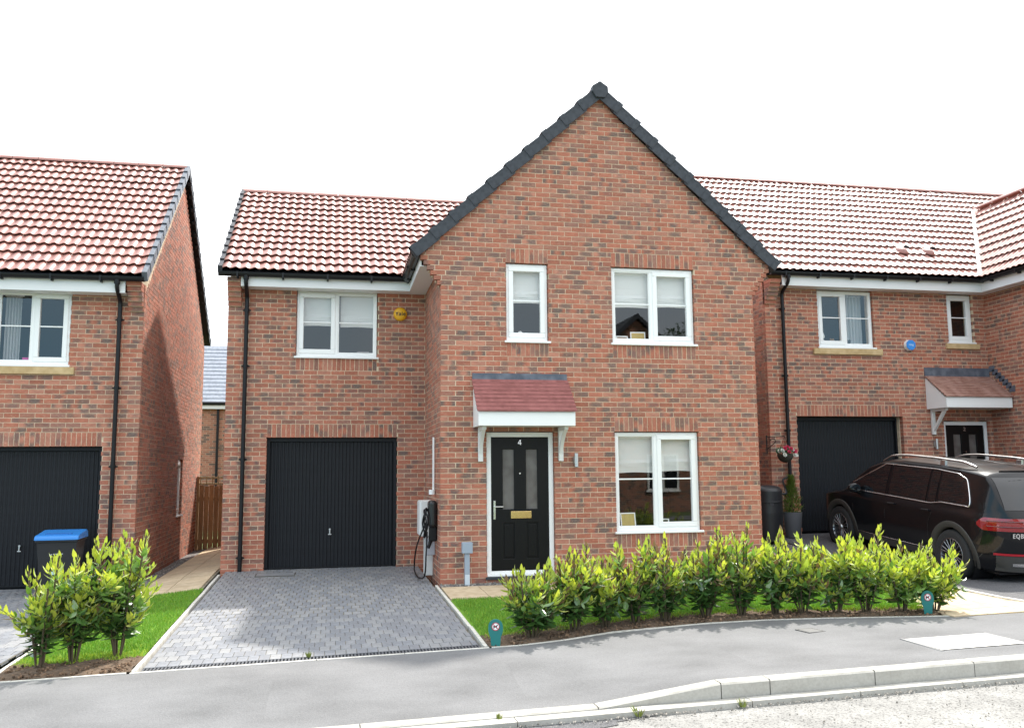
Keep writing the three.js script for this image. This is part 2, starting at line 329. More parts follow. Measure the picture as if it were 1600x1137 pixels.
// ---------------------------------------------------------------- pantile roofs
const PITCH = 0.15;
const pan = (x) => { const t = ((x / PITCH) % 1 + 1) % 1; return t < 0.62 ? 0.5 - 0.5 * Math.cos(Math.PI * t / 0.62) : 0.5 + 0.5 * Math.cos(Math.PI * (t - 0.62) / 0.38); };
// one tile, two rolls wide: x across, y out of the roof, z down the slope (0 = its tail)
function tileInto(q, gauge, x0, zTail, cw = 0.30, lift = 0) {
  const N = 14, top = (x, z) => pan(x) * 0.027 + 0.012 + 0.038 * (1 + z / gauge) + lift, zt = -gauge - 0.04;
  const slope = (x) => (pan(x + 0.002) - pan(x - 0.002)) / 0.004 * 0.027;
  for (let k = 0; k < N; k++) {
    const a = k / N * cw, b = (k + 1) / N * cw, A = [x0 + a, top(a, 0), zTail], B = [x0 + b, top(b, 0), zTail], C = [x0 + b, top(b, zt), zTail + zt], D = [x0 + a, top(a, zt), zTail + zt];
    const i = q.p.length / 3;
    for (const [P, x] of [[A, a], [B, b], [C, b], [D, a]]) { q.p.push(...P); const s = slope(x), l = Math.hypot(s, 1, 0.1); q.n.push(-s / l, 1 / l, -0.09 / l); q.t.push(P[0], P[2]); }
    q.i.push(i, i + 1, i + 2, i, i + 2, i + 3);
    q.quad([A[0], A[1] - 0.014, zTail], [B[0], B[1] - 0.014, zTail], B, A);
  }
}
const tileGeo = {};
function roofFrame(name, parent, origin, u, s) {
  const U = new THREE.Vector3(...u).normalize(), S = new THREE.Vector3(...s).normalize(), N = U.clone().cross(S).normalize();
  const m = new THREE.Matrix4().makeBasis(U, N, S.clone().negate()); m.setPosition(...origin);
  return m;
}
// roof: origin at the eave, u along it, s up the slope; keep(x, row) tells which tiles to lay
function pantileRoof(parent, origin, u, s, width, rows, gauge, { budget = 300, keep = () => true, deck = true } = {}) {
  const m = roofFrame('roof', parent, origin, u, s), L = rows * gauge;
  const roof = part('roof', bx(0, width, -0.10, -0.004, -L, 0), MAT.black, parent);
  m.decompose(roof.position, roof.quaternion, roof.scale); roof.updateMatrixWorld(true); parent.updateMatrixWorld(true);
  const cols = Math.round(width / 0.30), list = [];
  for (let r = 0; r < rows; r++) for (let c = 0; c < cols; c++) if (keep(c * 0.3, r)) list.push([c, r]);
  roof.updateWorldMatrix(true, false);
  const scored = list.map(([c, r]) => { tmpV.set(c * 0.3 + 0.15, 0, -r * gauge - gauge / 2).applyMatrix4(roof.matrixWorld); const n = new THREE.Vector3(0, 1, 0).transformDirection(roof.matrixWorld), to = EYE.clone().sub(tmpV); return { c, r, d: inView(tmpV) ? n.dot(to.clone().normalize()) / to.lengthSq() : -1 }; });
  scored.sort((a, b) => b.d - a.d);
  const rest = [new Quads(), new Quads(), new Quads()];
  scored.forEach((t, i) => {
    const v = Math.floor(rnd() * 3);
    if (i < budget && t.d > 0) {
      tileGeo[gauge] ??= (() => { const q = new Quads(); tileInto(q, gauge, 0, 0); return q.geo(); })();
      const o = part('roof_tile', tileGeo[gauge], MAT['tile' + v], roof); o.position.set(t.c * 0.3 + (rnd() - 0.5) * 0.003, (rnd() - 0.5) * 0.004, -t.r * gauge + (rnd() - 0.5) * 0.006);
    } else tileInto(rest[v], gauge, t.c * 0.3, -t.r * gauge, 0.3, (rnd() - 0.5) * 0.004);
  });
  const left = rest.filter((q) => q.p.length);
  left.forEach((q) => stuff(part('tiling', q.geo(), MAT['tile' + rest.indexOf(q)], roof)));
  return roof;
}
function ridge(parent, a, b, mat = MAT.tile0) {
  const A = new THREE.Vector3(...a), B = new THREE.Vector3(...b), n = Math.max(1, Math.round(A.distanceTo(B) / 0.45)), d = B.clone().sub(A).multiplyScalar(1 / n);
  const g = grp('ridge', parent);
  const q = new THREE.CylinderGeometry(0.115, 0.115, d.length() - 0.008, 12, 1, true, 0, Math.PI); q.rotateZ(Math.PI / 2); q.rotateX(0);
  // half round, axis along x, dome up
  const geo = new THREE.BufferGeometry(), Q = new Quads(), L = d.length() - 0.008;
  for (let k = 0; k < 8; k++) { const t0 = Math.PI * k / 8, t1 = Math.PI * (k + 1) / 8, P = (t, x) => [x, Math.sin(t) * 0.085, Math.cos(t) * 0.12]; Q.quad(P(t0, 0), P(t0, L), P(t1, L), P(t1, 0)); }
  const rg = Q.geo();
  for (let i = 0; i < n; i++) { const o = part('ridge_tile', rg, mat, g); o.position.copy(A).addScaledVector(d, i); o.quaternion.setFromUnitVectors(new THREE.Vector3(1, 0, 0), d.clone().normalize()); }
}
// overlapping dry-verge caps up a slope; a = eave end, b = ridge end; out = outward direction of the verge
function vergeCaps(parent, a, b, out, mat, n, h = 0.165, w = 0.13) {
  const A = new THREE.Vector3(...a), B = new THREE.Vector3(...b), d = B.clone().sub(A), L = d.length() / n, D = d.clone().normalize(), O = new THREE.Vector3(...out), N = O.clone().cross(D); if (N.y < 0) N.negate();
  const g = grp('verge', parent), X = N.clone().cross(O);
  const q = new Quads(), t = 0.026;  // local: x along slope, y outward normal of roof, z out of the verge
  q.box(-0.05, L, -h, 0.0, -0.012, 0.012); q.box(-0.05, L, -0.012, 0.016, -w, 0.014);
  q.box(-0.05, L * 0.12, -h + 0.004, 0.024, -w, 0.02);
  const geo = q.geo(), Dx = D.clone(), Z = O.clone();
  for (let i = 0; i < n; i++) {
    const o = part('verge_cap', geo, mat, g);
    const Nn = Z.clone().cross(Dx); const flip = Nn.y < 0;
    const m = new THREE.Matrix4().makeBasis(Dx, flip ? Nn.clone().negate() : Nn, Z);
    // tilt each cap a little so that its tail stands proud of the next one
    o.position.copy(A).addScaledVector(D, L * i).addScaledVector(flip ? Nn.clone().negate() : Nn, 0.0);
    if (flip) { o.quaternion.setFromRotationMatrix(new THREE.Matrix4().makeBasis(Dx, Nn.clone().negate(), Dx.clone().cross(Nn.clone().negate()))); o.scale.z = -1; } else o.quaternion.setFromRotationMatrix(m);
    o.rotateZ(flip ? -0.055 : -0.055);
    o.translateY(0.022);
  }
  return g;
}
// gutter (half round) along x, from x0 to x1; local axes: z outwards
function gutter(parent, pos, turn, len, brackets = true) {
  const g = grp('gutter', parent, pos, turn), Q = new Quads(), R = 0.062, r = 0.054;
  const P = (t, x, k) => [x, -Math.sin(t) * k * 0.95, -Math.cos(t) * k + 0.065];
  for (let k = 0; k < 10; k++) { const a = Math.PI * k / 10, b = Math.PI * (k + 1) / 10; Q.quad(P(a, 0, R), P(b, 0, R), P(b, len, R), P(a, len, R)); Q.quad(P(a, len, r), P(b, len, r), P(b, 0, r), P(a, 0, r)); }
  Q.box(0, len, -0.004, 0.004, 0.121, 0.132);
  for (const x of [0, len]) { const s = new Quads(); for (let k = 0; k < 10; k++) { const a = Math.PI * k / 10, b = Math.PI * (k + 1) / 10; Q.quad([x, 0, 0.065], P(a, x, R), P(b, x, R), [x, 0, 0.065]); } }
  part('channel', Q.geo(), MAT.black, g);
  if (brackets) for (let x = 0.3; x < len - 0.1; x += 0.72) part('bracket', boxes([[x - 0.014, x + 0.014, -0.085, -0.045, -0.004, 0.07], [x - 0.014, x + 0.014, -0.07, 0.012, 0.112, 0.134]]), MAT.black, g);
  return g;
}
// rainwater pipe, standing off the wall; points in house coordinates
function downpipe(parent, x, zWall, y0, y1, zTop, brackets, bottomShoe = true) {
  const g = grp('downpipe', parent), z = zWall + 0.075, r = 0.034;
  part('pipe', mergeGeometries([cyl([x, y0, z], [x, y1 - 0.36, z], r), tube([[x, y1 - 0.38, z], [x, y1 - 0.30, z + 0.015], [x, y1 - 0.12, zTop - 0.015], [x, y1 - 0.03, zTop]], r, 20), cyl([x, y1 - 0.06, zTop], [x, y1 + 0.06, zTop], 0.045, 0.05)]), MAT.black, g);
  for (const b of brackets) part('pipe_bracket', mergeGeometries([cyl([x, b - 0.025, z], [x, b + 0.025, z], 0.043), cyl([x - 0.066, b, z - 0.02], [x + 0.066, b, z - 0.02], 0.014)]), MAT.black, g);
  return g;
}

// ---------------------------------------------------------------- windows and doors
// a casement window in an opening w x h, local origin at its lower left on the outer wall face. lights: [{x0,x1,opening}]
function windowUnit(house, pos, turn, w, h, lights, { name = 'window', bar = 0.52, sill = true, vent, roomD = 2.6, room = true, back = 0.045, label } = {}) {
  const g = grp(name, house, pos, turn, label);
  const F = 0.055, z1 = -back, z0 = z1 - 0.07;
  const fr = [[0.005, w - 0.005, 0.012, F + 0.024, z0, z1], [0.005, w - 0.005, h - F, h - 0.005, z0, z1], [0.005, F, F + 0.012, h - F, z0, z1], [w - F, w - 0.005, F + 0.012, h - F, z0, z1]];
  for (let i = 1; i < lights.length; i++) { const m = lights[i].x0; fr.push([m - 0.03, m + 0.03, F + 0.012, h - F, z0, z1 - 0.001]); }
  part('frame', rboxes(fr, 0.008), MAT.white, g);
  for (const l of lights) {
    const a = (l.x0 <= 0 ? F : l.x0 + 0.03), b = (l.x1 >= w ? w - F : l.x1 - 0.03), c = F + 0.024, d = h - F;
    let S = 0.014;
    if (l.opening) { S = 0.062; part('casement', rboxes([[a - 0.012, b + 0.012, c - 0.012, c + S, z0 + 0.01, z1 + 0.012], [a - 0.012, b + 0.012, d - S, d + 0.012, z0 + 0.01, z1 + 0.012], [a - 0.012, a + S, c + S, d - S, z0 + 0.01, z1 + 0.0115], [b - S, b + 0.012, c + S, d - S, z0 + 0.01, z1 + 0.0115]], 0.009), MAT.white, g); } else part('bead', boxes([[a, b, c, c + S, z0 + 0.02, z1 - 0.012], [a, b, d - S, d, z0 + 0.02, z1 - 0.012], [a, a + S, c + S, d - S, z0 + 0.02, z1 - 0.012], [b - S, b, c + S, d - S, z0 + 0.02, z1 - 0.012]]), MAT.white, g);
    const zp = z1 - 0.03;
    const pane = part('pane', bx(a + S - 0.004, b - S + 0.004, c + S - 0.004, d - S + 0.004, zp - 0.0015, zp + 0.0015), MAT.glass, g);
    // a single sheet keeps the glass thin
    pane.geometry = (() => { const q = new Quads(); q.quad([a + S - 0.004, c + S - 0.004, zp], [b - S + 0.004, c + S - 0.004, zp], [b - S + 0.004, d - S + 0.004, zp], [a + S - 0.004, d - S + 0.004, zp]); return q.geo(); })();
    if (bar) part('glazing_bar', rbx(a + S - 0.002, b - S + 0.002, c + (d - c) * bar - 0.011, c + (d - c) * bar + 0.011, zp + 0.002, zp + 0.014, 0.004), MAT.white, g);
    if (l.opening && vent !== false) part('trickle_vent', rbx(a + (b - a) * 0.18, a + (b - a) * 0.82, h - F + 0.01, h - F + 0.03, z1 - 0.002, z1 + 0.012, 0.006), MAT.white, g);
  }
  if (sill) part('sill', rbx(-0.03, w + 0.03, -0.022, 0.0115, z0, 0.04, 0.008), MAT.white, g);
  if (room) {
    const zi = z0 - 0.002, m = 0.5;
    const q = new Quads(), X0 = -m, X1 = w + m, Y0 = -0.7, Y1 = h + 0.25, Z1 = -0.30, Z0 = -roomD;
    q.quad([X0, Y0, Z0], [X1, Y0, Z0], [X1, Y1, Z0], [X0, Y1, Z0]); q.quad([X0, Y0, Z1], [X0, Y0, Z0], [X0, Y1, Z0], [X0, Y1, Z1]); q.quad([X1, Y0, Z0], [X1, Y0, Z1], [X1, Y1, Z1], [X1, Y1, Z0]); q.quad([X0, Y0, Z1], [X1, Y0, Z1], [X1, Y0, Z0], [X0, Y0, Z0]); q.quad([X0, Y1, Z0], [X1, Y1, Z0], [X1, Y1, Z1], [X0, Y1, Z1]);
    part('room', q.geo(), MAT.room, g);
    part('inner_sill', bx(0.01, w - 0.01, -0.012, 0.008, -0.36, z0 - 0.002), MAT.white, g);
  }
  return g;
}
// folded roman blind hanging behind the glass
function blind(label, pos, turn, w, drop, group) {
  const g = thing('window_blind', label, 'blind', pos, turn, group), q = new Quads(), L = [0, -drop * 0.42, -drop * 0.62, -drop * 0.72, -drop * 0.83, -drop];
  const Z = [0, 0, 0.005, 0.018, 0.01, 0.004];
  for (let i = 0; i < 5; i++) { const n = 8; for (let k = 0; k < n; k++) { const x0 = w * k / n, x1 = w * (k + 1) / n, s = (x) => 0.006 * Math.sin(x * 9 + i * 2.1) * (i > 1 ? 1 : 0.2); q.quad([x0, L[i + 1] - s(x0) * (i === 4 ? 1 : 0), Z[i + 1] + s(x0)], [x1, L[i + 1] - s(x1) * (i === 4 ? 1 : 0), Z[i + 1] + s(x1)], [x1, L[i], Z[i] + s(x1) * 0.3], [x0, L[i], Z[i] + s(x0) * 0.3]); } }
  part('fabric', q.geo(), MAT.blind, g); part('head_rail', bx(0, w, 0, 0.03, -0.03, 0.012), MAT.white, g);
  return g;
}
// ribbed up-and-over garage door, origin lower left at its face
function garageDoor(house, pos, w, h, handleX, ribs = 34) {
  const g = grp('garage_door', house, pos);
  part('frame', boxes([[0.002, 0.05, 0, h - 0.002, -0.07, 0.02], [w - 0.05, w - 0.002, 0, h - 0.002, -0.07, 0.02], [0.05, w - 0.05, h - 0.06, h - 0.002, -0.07, 0.02]]), MAT.garage, g);
  const q = new Quads(), x0 = 0.055, x1 = w - 0.055, p = (x1 - x0) / ribs;
  part('panel', bx(x0, x1, 0.012, h - 0.065, -0.05, -0.03), MAT.garage, g);
  const rib = (() => { const c = new Quads(), a = p * 0.12, b = p * 0.32, d = p * 0.72, e = p * 0.92, y0 = 0.02, y1 = h - 0.07, zl = -0.0305, zh = -0.0215; c.quad([a, y0, zl], [b, y0, zh], [b, y1, zh], [a, y1, zl]); c.quad([b, y0, zh], [d, y0, zh], [d, y1, zh], [b, y1, zh]); c.quad([d, y0, zh], [e, y0, zl], [e, y1, zl], [d, y1, zh]); return c.geo(); })();
  for (let k = 0; k < ribs; k++) { const r = part('rib', rib, MAT.garage, g); r.position.x = x0 + k * p; }
  part('bottom_seal', bx(0.06, w - 0.06, -0.004, 0.016, -0.045, -0.012), MAT.black, g);
  const hd = part('handle', mergeGeometries([cyl([handleX, 0.62, -0.015], [handleX, 0.62, 0.025], 0.016), rbx(handleX - 0.011, handleX + 0.011, 0.55, 0.63, 0.018, 0.032, 0.006), rbx(handleX - 0.028, handleX + 0.028, 0.53, 0.548, 0.016, 0.03, 0.006)].map((x) => x.index ? x.toNonIndexed() : x)), MAT.steel, g);
  return g;
}
function nonIndexed(list) { return mergeGeometries(list.map((x) => { const y = x.index ? x.toNonIndexed() : x; for (const k of Object.keys(y.attributes)) if (!['position', 'normal', 'uv'].includes(k)) y.deleteAttribute(k); return y; })); }
// front door set, origin lower left on the wall face
function frontDoor(house, pos, w, h, number, numberMat) {
  const g = grp('front_door', house, pos), z = -0.05, F = 0.074;
  part('door_frame', rboxes([[0.004, F, 0.03, h - 0.004, z - 0.07, z], [w - F, w - 0.004, 0.03, h - 0.004, z - 0.07, z], [F, w - F, h - F, h - 0.004, z - 0.07, z - 0.001], [0.004, w - 0.004, 0, 0.03, z - 0.07, z + 0.03], [F, w - F, 0.03, 0.075, z - 0.065, z - 0.012]], 0.006), MAT.white, g);
  const a = F + 0.005, b = w - F - 0.005, c = 0.08, d = h - F - 0.005, zl = z - 0.02, W = b - a, H = d - c;
  const sx = 0.17 * W / 0.87, gw = 0.185, gx = [a + W * 0.195, a + W * 0.605], gy0 = c + H * 0.452, gy1 = c + H * 0.912;
  // leaf with two tall lights and two lower fielded panels
  const s = new THREE.Shape([[a, c], [b, c], [b, d], [a, d]].map((p) => new THREE.Vector2(...p)));
  for (const x of gx) { const p = new THREE.Path(); p.moveTo(x, gy0); p.lineTo(x + gw, gy0); p.lineTo(x + gw, gy1); p.lineTo(x, gy1); s.holes.push(p); }
  for (const x of gx) { const p = new THREE.Path(); p.moveTo(x, c + H * 0.08); p.lineTo(x + gw, c + H * 0.08); p.lineTo(x + gw, c + H * 0.355); p.lineTo(x, c + H * 0.355); s.holes.push(p); }
  const lg = new THREE.ExtrudeGeometry(s, { depth: 0.04, bevelEnabled: true, bevelThickness: 0.006, bevelSize: 0.006, bevelSegments: 2 }); lg.translate(0, 0, zl - 0.046);
  part('door_leaf', lg, MAT.door, g);
  for (const x of gx) {
    part('glass', bx(x - 0.004, x + gw + 0.004, gy0 - 0.004, gy1 + 0.004, zl - 0.035, zl - 0.03), MAT.frosted, g);
    part('panel', rbx(x - 0.004, x + gw + 0.004, c + H * 0.08 - 0.004, c + H * 0.355 + 0.004, zl - 0.04, zl - 0.016, 0.003), MAT.door, g);
    part('panel_field', rbx(x + 0.03, x + gw - 0.03, c + H * 0.08 + 0.03, c + H * 0.355 - 0.03, zl - 0.03, zl - 0.006, 0.008), MAT.door, g);
  }
  part('handle', nonIndexed([rbx(a + 0.03, a + 0.062, c + H * 0.38, c + H * 0.52, zl, zl + 0.012, 0.004), cyl([a + 0.046, c + H * 0.475, zl], [a + 0.046, c + H * 0.475, zl + 0.05], 0.01), cyl([a + 0.046, c + H * 0.475, zl + 0.045], [a + 0.17, c + H * 0.475, zl + 0.045], 0.009)]), MAT.chrome, g);
  part('letter_plate', rbx(a + W * 0.335, a + W * 0.695, c + H * 0.385, c + H * 0.44, zl, zl + 0.016, 0.006), MAT.brass, g);
  part('spy_hole', cyl([a + W * 0.5, c + H * 0.725, zl], [a + W * 0.5, c + H * 0.725, zl + 0.012], 0.013), MAT.chrome, g);
  const t = part('number', text(number, 0.075, 0.006), numberMat, g); t.position.set(a + W * 0.5, c + H * 0.962, zl + 0.001);
  return g;
}
MAT.frosted = std(null, 0.35, { map: noiseTex([0.10, 0.088, 0.08], [0.15, 0.138, 0.13], 8, 128, 3, 91) });
// tiled porch canopy on brackets; origin at its left end on the wall face, y = top of its flashing
function canopy(house, pos, w, depth, rise, fasciaH, mat, { flash = 0.09, left = true, right = true, straight = false } = {}) {
  const g = grp('door_canopy', house, pos), yW = -flash, yE = -rise, n = 8, run = depth - 0.03;
  const L = Math.hypot(run, yW - yE), dx = run / n, dy = (yW - yE) / n;
  part('flashing', boxes([[-0.01, w + 0.01, -flash, 0, 0.002, 0.016]]), MAT.lead, g);
  for (let i = 0; i < n; i++) {
    const z0 = 0.02 + dx * i, z1 = 0.02 + dx * (i + 1) + 0.012, y0 = yW - dy * i, y1 = yW - dy * (i + 1) - 0.006, q = new Quads(), t = 0.026;
    const x0 = -0.02, x1 = w + 0.02, up = 0.020;
    q.quad([x0, y1 + up, z1], [x1, y1 + up, z1], [x1, y0, z0], [x0, y0, z0]); q.quad([x0, y1 + up - t, z1], [x1, y1 + up - t, z1], [x1, y1 + up, z1], [x0, y1 + up, z1]);
    q.quad([x0, y1 + up - t, z1], [x0, y1 + up, z1], [x0, y0, z0], [x0, y0 - t, z0]); q.quad([x1, y1 + up, z1], [x1, y1 + up - t, z1], [x1, y0 - t, z0], [x1, y0, z0]);
    part('tile_course', q.geo(), mat, g);
  }
  const zf = depth - 0.03, yb = yE - fasciaH;
  part('fascia', rbx(0, w, yb, yE - 0.012, zf - 0.03, zf, 0.005), MAT.white, g);
  const cheek = (x) => { const c = prism([[0.002, yb], [zf - 0.03, yb], [zf - 0.03, yE - 0.02], [0.002, yW - 0.035]], 0, 0.02); c.rotateY(-Math.PI / 2); c.translate(x, 0, 0); return c; };
  part('cheek', cheek(0.022), MAT.white, g); part('cheek', cheek(w - 0.002), MAT.white, g);
  part('soffit', bx(0.02, w - 0.02, yb + 0.005, yb + 0.015, 0.002, zf - 0.031), MAT.whiteWood, g);
  part('roof_board', (() => { const c = prism([[0.002, yW - 0.045], [zf - 0.035, yE - 0.034], [zf - 0.035, yE - 0.02], [0.002, yW - 0.028]], 0.024, w - 0.024); c.rotateY(-Math.PI / 2); c.translate(w, 0, 0); return c; })(), MAT.whiteWood, g);
  // gallows brackets
  for (const [on, x] of [[left, 0.07], [right, w - 0.14]]) if (on) {
    const h = 0.50, bits = [rbx(0, 0.07, -h, 0.0, 0.004, 0.06, 0.006), rbx(0.004, 0.066, -0.05, 0.003, 0.06, depth * 0.72, 0.006)];
    const br = new THREE.Shape(); if (straight) { br.moveTo(0.058, -h + 0.06); br.lineTo(depth * 0.66, -0.055); br.lineTo(depth * 0.66 - 0.075, -0.055); br.lineTo(0.058, -h + 0.13); br.closePath(); } else { br.moveTo(0.055, -h + 0.08); br.quadraticCurveTo(0.10, -0.20, depth * 0.66, -0.05); br.lineTo(depth * 0.66 - 0.06, -0.05); br.quadraticCurveTo(0.07, -0.22, 0.055, -h + 0.16); br.closePath(); }
    const bg = new THREE.ExtrudeGeometry(br, { depth: 0.05, bevelEnabled: false, curveSegments: 10 }); bg.rotateY(-Math.PI / 2); bg.translate(0.06, 0, 0);
    bits.push(bg); part('bracket', nonIndexed(bits), MAT.whiteWood, g).position.set(x, yb, 0);
  }
  return g;
}

// ---------------------------------------------------------------- the lie of the land
const roadY = (x) => -0.12 + 0.022 * (x + 1.7);
function houseY(x) { return table([-12, -4.6, -3.3, -0.05, 5.2, 6.5, 14], [-0.14, -0.14, 0.035, 0.035, 0.0, 0.36, 0.40], x); }
function groundY(x, z) {
  const a = houseY(x), b = roadY(x), flat = clamp((4.15 - z) / 6.4, 0, 1);
  if (x > 5.0) { const k = smooth(x, 5.0, 6.4), ramp = smooth(z, -2.9, 1.6); return lerp(lerp(b, a, flat), lerp(a, 0.045 + 0.02 * (x - 7), ramp), k * (z < 4.15 ? smooth(4.15 - z, 0, 0.6) : 0)); }
  return lerp(b, a, flat);
}
// sheet over the ground between x limits given per z; dy above the ground
function sheet(zs, xl, xr, dy, nx, uvs = 1, hy = groundY) {
  const p = [], t = [], idx = [];
  for (const z of zs) for (let i = 0; i <= nx; i++) { const x = lerp(xl(z), xr(z), i / nx); p.push(x, hy(x, z) + dy, z); t.push(x * uvs, z * uvs); }
  for (let j = 0; j < zs.length - 1; j++) for (let i = 0; i < nx; i++) { const a = j * (nx + 1) + i, b = a + 1, c = a + nx + 1, d = c + 1; idx.push(a, c, b, b, c, d); }
  const g = new THREE.BufferGeometry(); g.setAttribute('position', new THREE.Float32BufferAttribute(p, 3)); g.setAttribute('uv', new THREE.Float32BufferAttribute(t, 2)); g.setIndex(idx); g.computeVertexNormals(); return g;
}
const steps = (a, b, n) => Array.from({ length: n + 1 }, (_, i) => lerp(a, b, i / n));
// footway back edge
const backZ = (x) => table([-14, -0.1, 0.3, 0.74, 1.35, 2.4, 3.1, 3.8, 4.5, 5.1, 5.9, 14], [4.18, 4.18, 4.18, 4.08, 3.86, 3.74, 3.78, 3.92, 4.12, 4.28, 4.34, 4.36], x);
{
  // terrain out to the horizon
  const zs = [-300, -120, -60, -40, -25, -15, -9, -5, -2, 0, 2, 4, 6, 8, 10, 12, 14, 18, 25, 40, 60, 120, 300], xs = [-300, -120, -60, -30, -15, -10, -6, -4.6, -3.3, 0, 2, 5, 6.5, 9, 12, 18, 30, 60, 120, 300];
  const p = [], t = [], idx = [];
  for (const z of zs) for (const x of xs) { const cx = clamp(x, -14, 14); p.push(x, Math.min(groundY(cx, Math.min(z, 4.1)), roadY(cx)) - 0.26, z); t.push(x * 0.3, z * 0.3); }
  const n = xs.length; for (let j = 0; j < zs.length - 1; j++) for (let i = 0; i < n - 1; i++) { const a = j * n + i; idx.push(a, a + n, a + 1, a + 1, a + n, a + n + 1); }
  const g = new THREE.BufferGeometry(); g.setAttribute('position', new THREE.Float32BufferAttribute(p, 3)); g.setAttribute('uv', new THREE.Float32BufferAttribute(t, 2)); g.setIndex(idx); g.computeVertexNormals();
  struct('ground', g, MAT.field);
}
const KZ = 6.05;
const upstand = (x) => table([0.45, 1.45], [0.022, 0.125], x);
const carrY = (x) => roadY(x) - 0.115;
{
  // footway: from its back edge to the kerb
  const p = [], t = [], idx = [], N = 110, M = 8;
  for (let i = 0; i <= N; i++) { const x = lerp(-14, 14, i / N), b = backZ(x) + 0.012; for (let j = 0; j <= M; j++) { const z = lerp(b, KZ, j / M), k = smooth(j / M, 0.25, 1); p.push(x, lerp(roadY(x), carrY(x) + upstand(x) - 0.003, k), z); t.push(x, z); } }
  for (let i = 0; i < N; i++) for (let j = 0; j < M; j++) { const a = i * (M + 1) + j, b = a + M + 1; idx.push(a, a + 1, b, b, a + 1, b + 1); }
  const g = new THREE.BufferGeometry(); g.setAttribute('position', new THREE.Float32BufferAttribute(p, 3)); g.setAttribute('uv', new THREE.Float32BufferAttribute(t, 2)); g.setIndex(idx); g.computeVertexNormals();
  struct('footway', g, MAT.footway);
  struct('road', sheet([6.31, 7, 8, 10, 12.2], () => -14, () => 14, 0, 28, 1, (x, z) => carrY(x) - 0.034), MAT.road);
  // darker tarmac reinstatement along the channel
  const zs = steps(6.312, 6.74, 6), ts = sheet(zs, (z) => -6, (z) => 0.78 - (z - 6.31) * 2.2 + 0.12 * Math.sin(z * 40), 0.005, 40, 1, (x, z) => carrY(x) - 0.034);
  struct('road_patch', ts, MAT.tar);
  struct('far_footway', sheet([12.35, 14.2], () => -14, () => 14, 0, 14, 1, (x) => carrY(x) + 0.1), MAT.footway);
  // kerb and channel stones
  const kerb = new THREE.Group(); kerb.name = 'kerb'; kerb.userData.kind = 'structure'; scene.add(kerb);
  const channel = new THREE.Group(); channel.name = 'kerb_channel'; channel.userData.kind = 'structure'; scene.add(channel);
  const breaks = []; for (let x = -13.2; x < 0.4; x += 0.915) breaks.push(x); breaks[breaks.length - 1] = 0.46; breaks.push(1.45, 1.86); for (let x = 2.775; x < 13; x += 0.915) breaks.push(x);
  for (let k = 0; k < breaks.length - 1; k++) {
    const a = breaks[k] + 0.004, b = breaks[k + 1] - 0.004, ya = carrY(a) + upstand(a), yb = carrY(b) + upstand(b), j = (rnd() - 0.5) * 0.006, z0 = KZ, z1 = KZ + 0.125 + j, c = Math.min(0.014, 0.3 * upstand(a) + 0.004), y0 = carrY(a) - 0.12;
    const q = new Quads();
    q.quad([a, ya - c, z1], [b, yb - c, z1], [b, yb, z1 - 0.016], [a, ya, z1 - 0.016]);
    q.quad([a, ya, z1 - 0.016], [b, yb, z1 - 0.016], [b, yb, z0], [a, ya, z0]);
    q.quad([a, y0, z1 + 0.004], [b, y0, z1 + 0.004], [b, yb - c, z1], [a, ya - c, z1]);
    q.quad([a, y0, z0], [a, y0, z1], [a, ya - c, z1], [a, ya, z0]); q.quad([b, y0, z1], [b, y0, z0], [b, yb, z0], [b, yb - c, z1]);
    part('kerb_stone', q.geo(), MAT.kerb, kerb);
  }
  for (let x = -13; x < 13; x += 0.915) {
    const a = x + 0.004, b = x + 0.911, q = new Quads(), ya = carrY(a) + 0.010, yb = carrY(b) + 0.010, z0 = KZ + 0.137, z1 = KZ + 0.262;
    q.quad([a, ya, z1], [b, yb, z1], [b, yb, z0], [a, ya, z0]); q.quad([a, ya - 0.12, z1], [b, yb - 0.12, z1], [b, yb, z1], [a, ya, z1]); q.quad([a, ya - 0.1, z0], [a, ya - 0.1, z1], [a, ya, z1], [a, ya, z0]); q.quad([b, yb - 0.1, z1], [b, yb - 0.1, z0], [b, yb, z0], [b, yb, z1]);
    part('channel_stone', q.geo(), MAT.kerb, channel);
  }
}
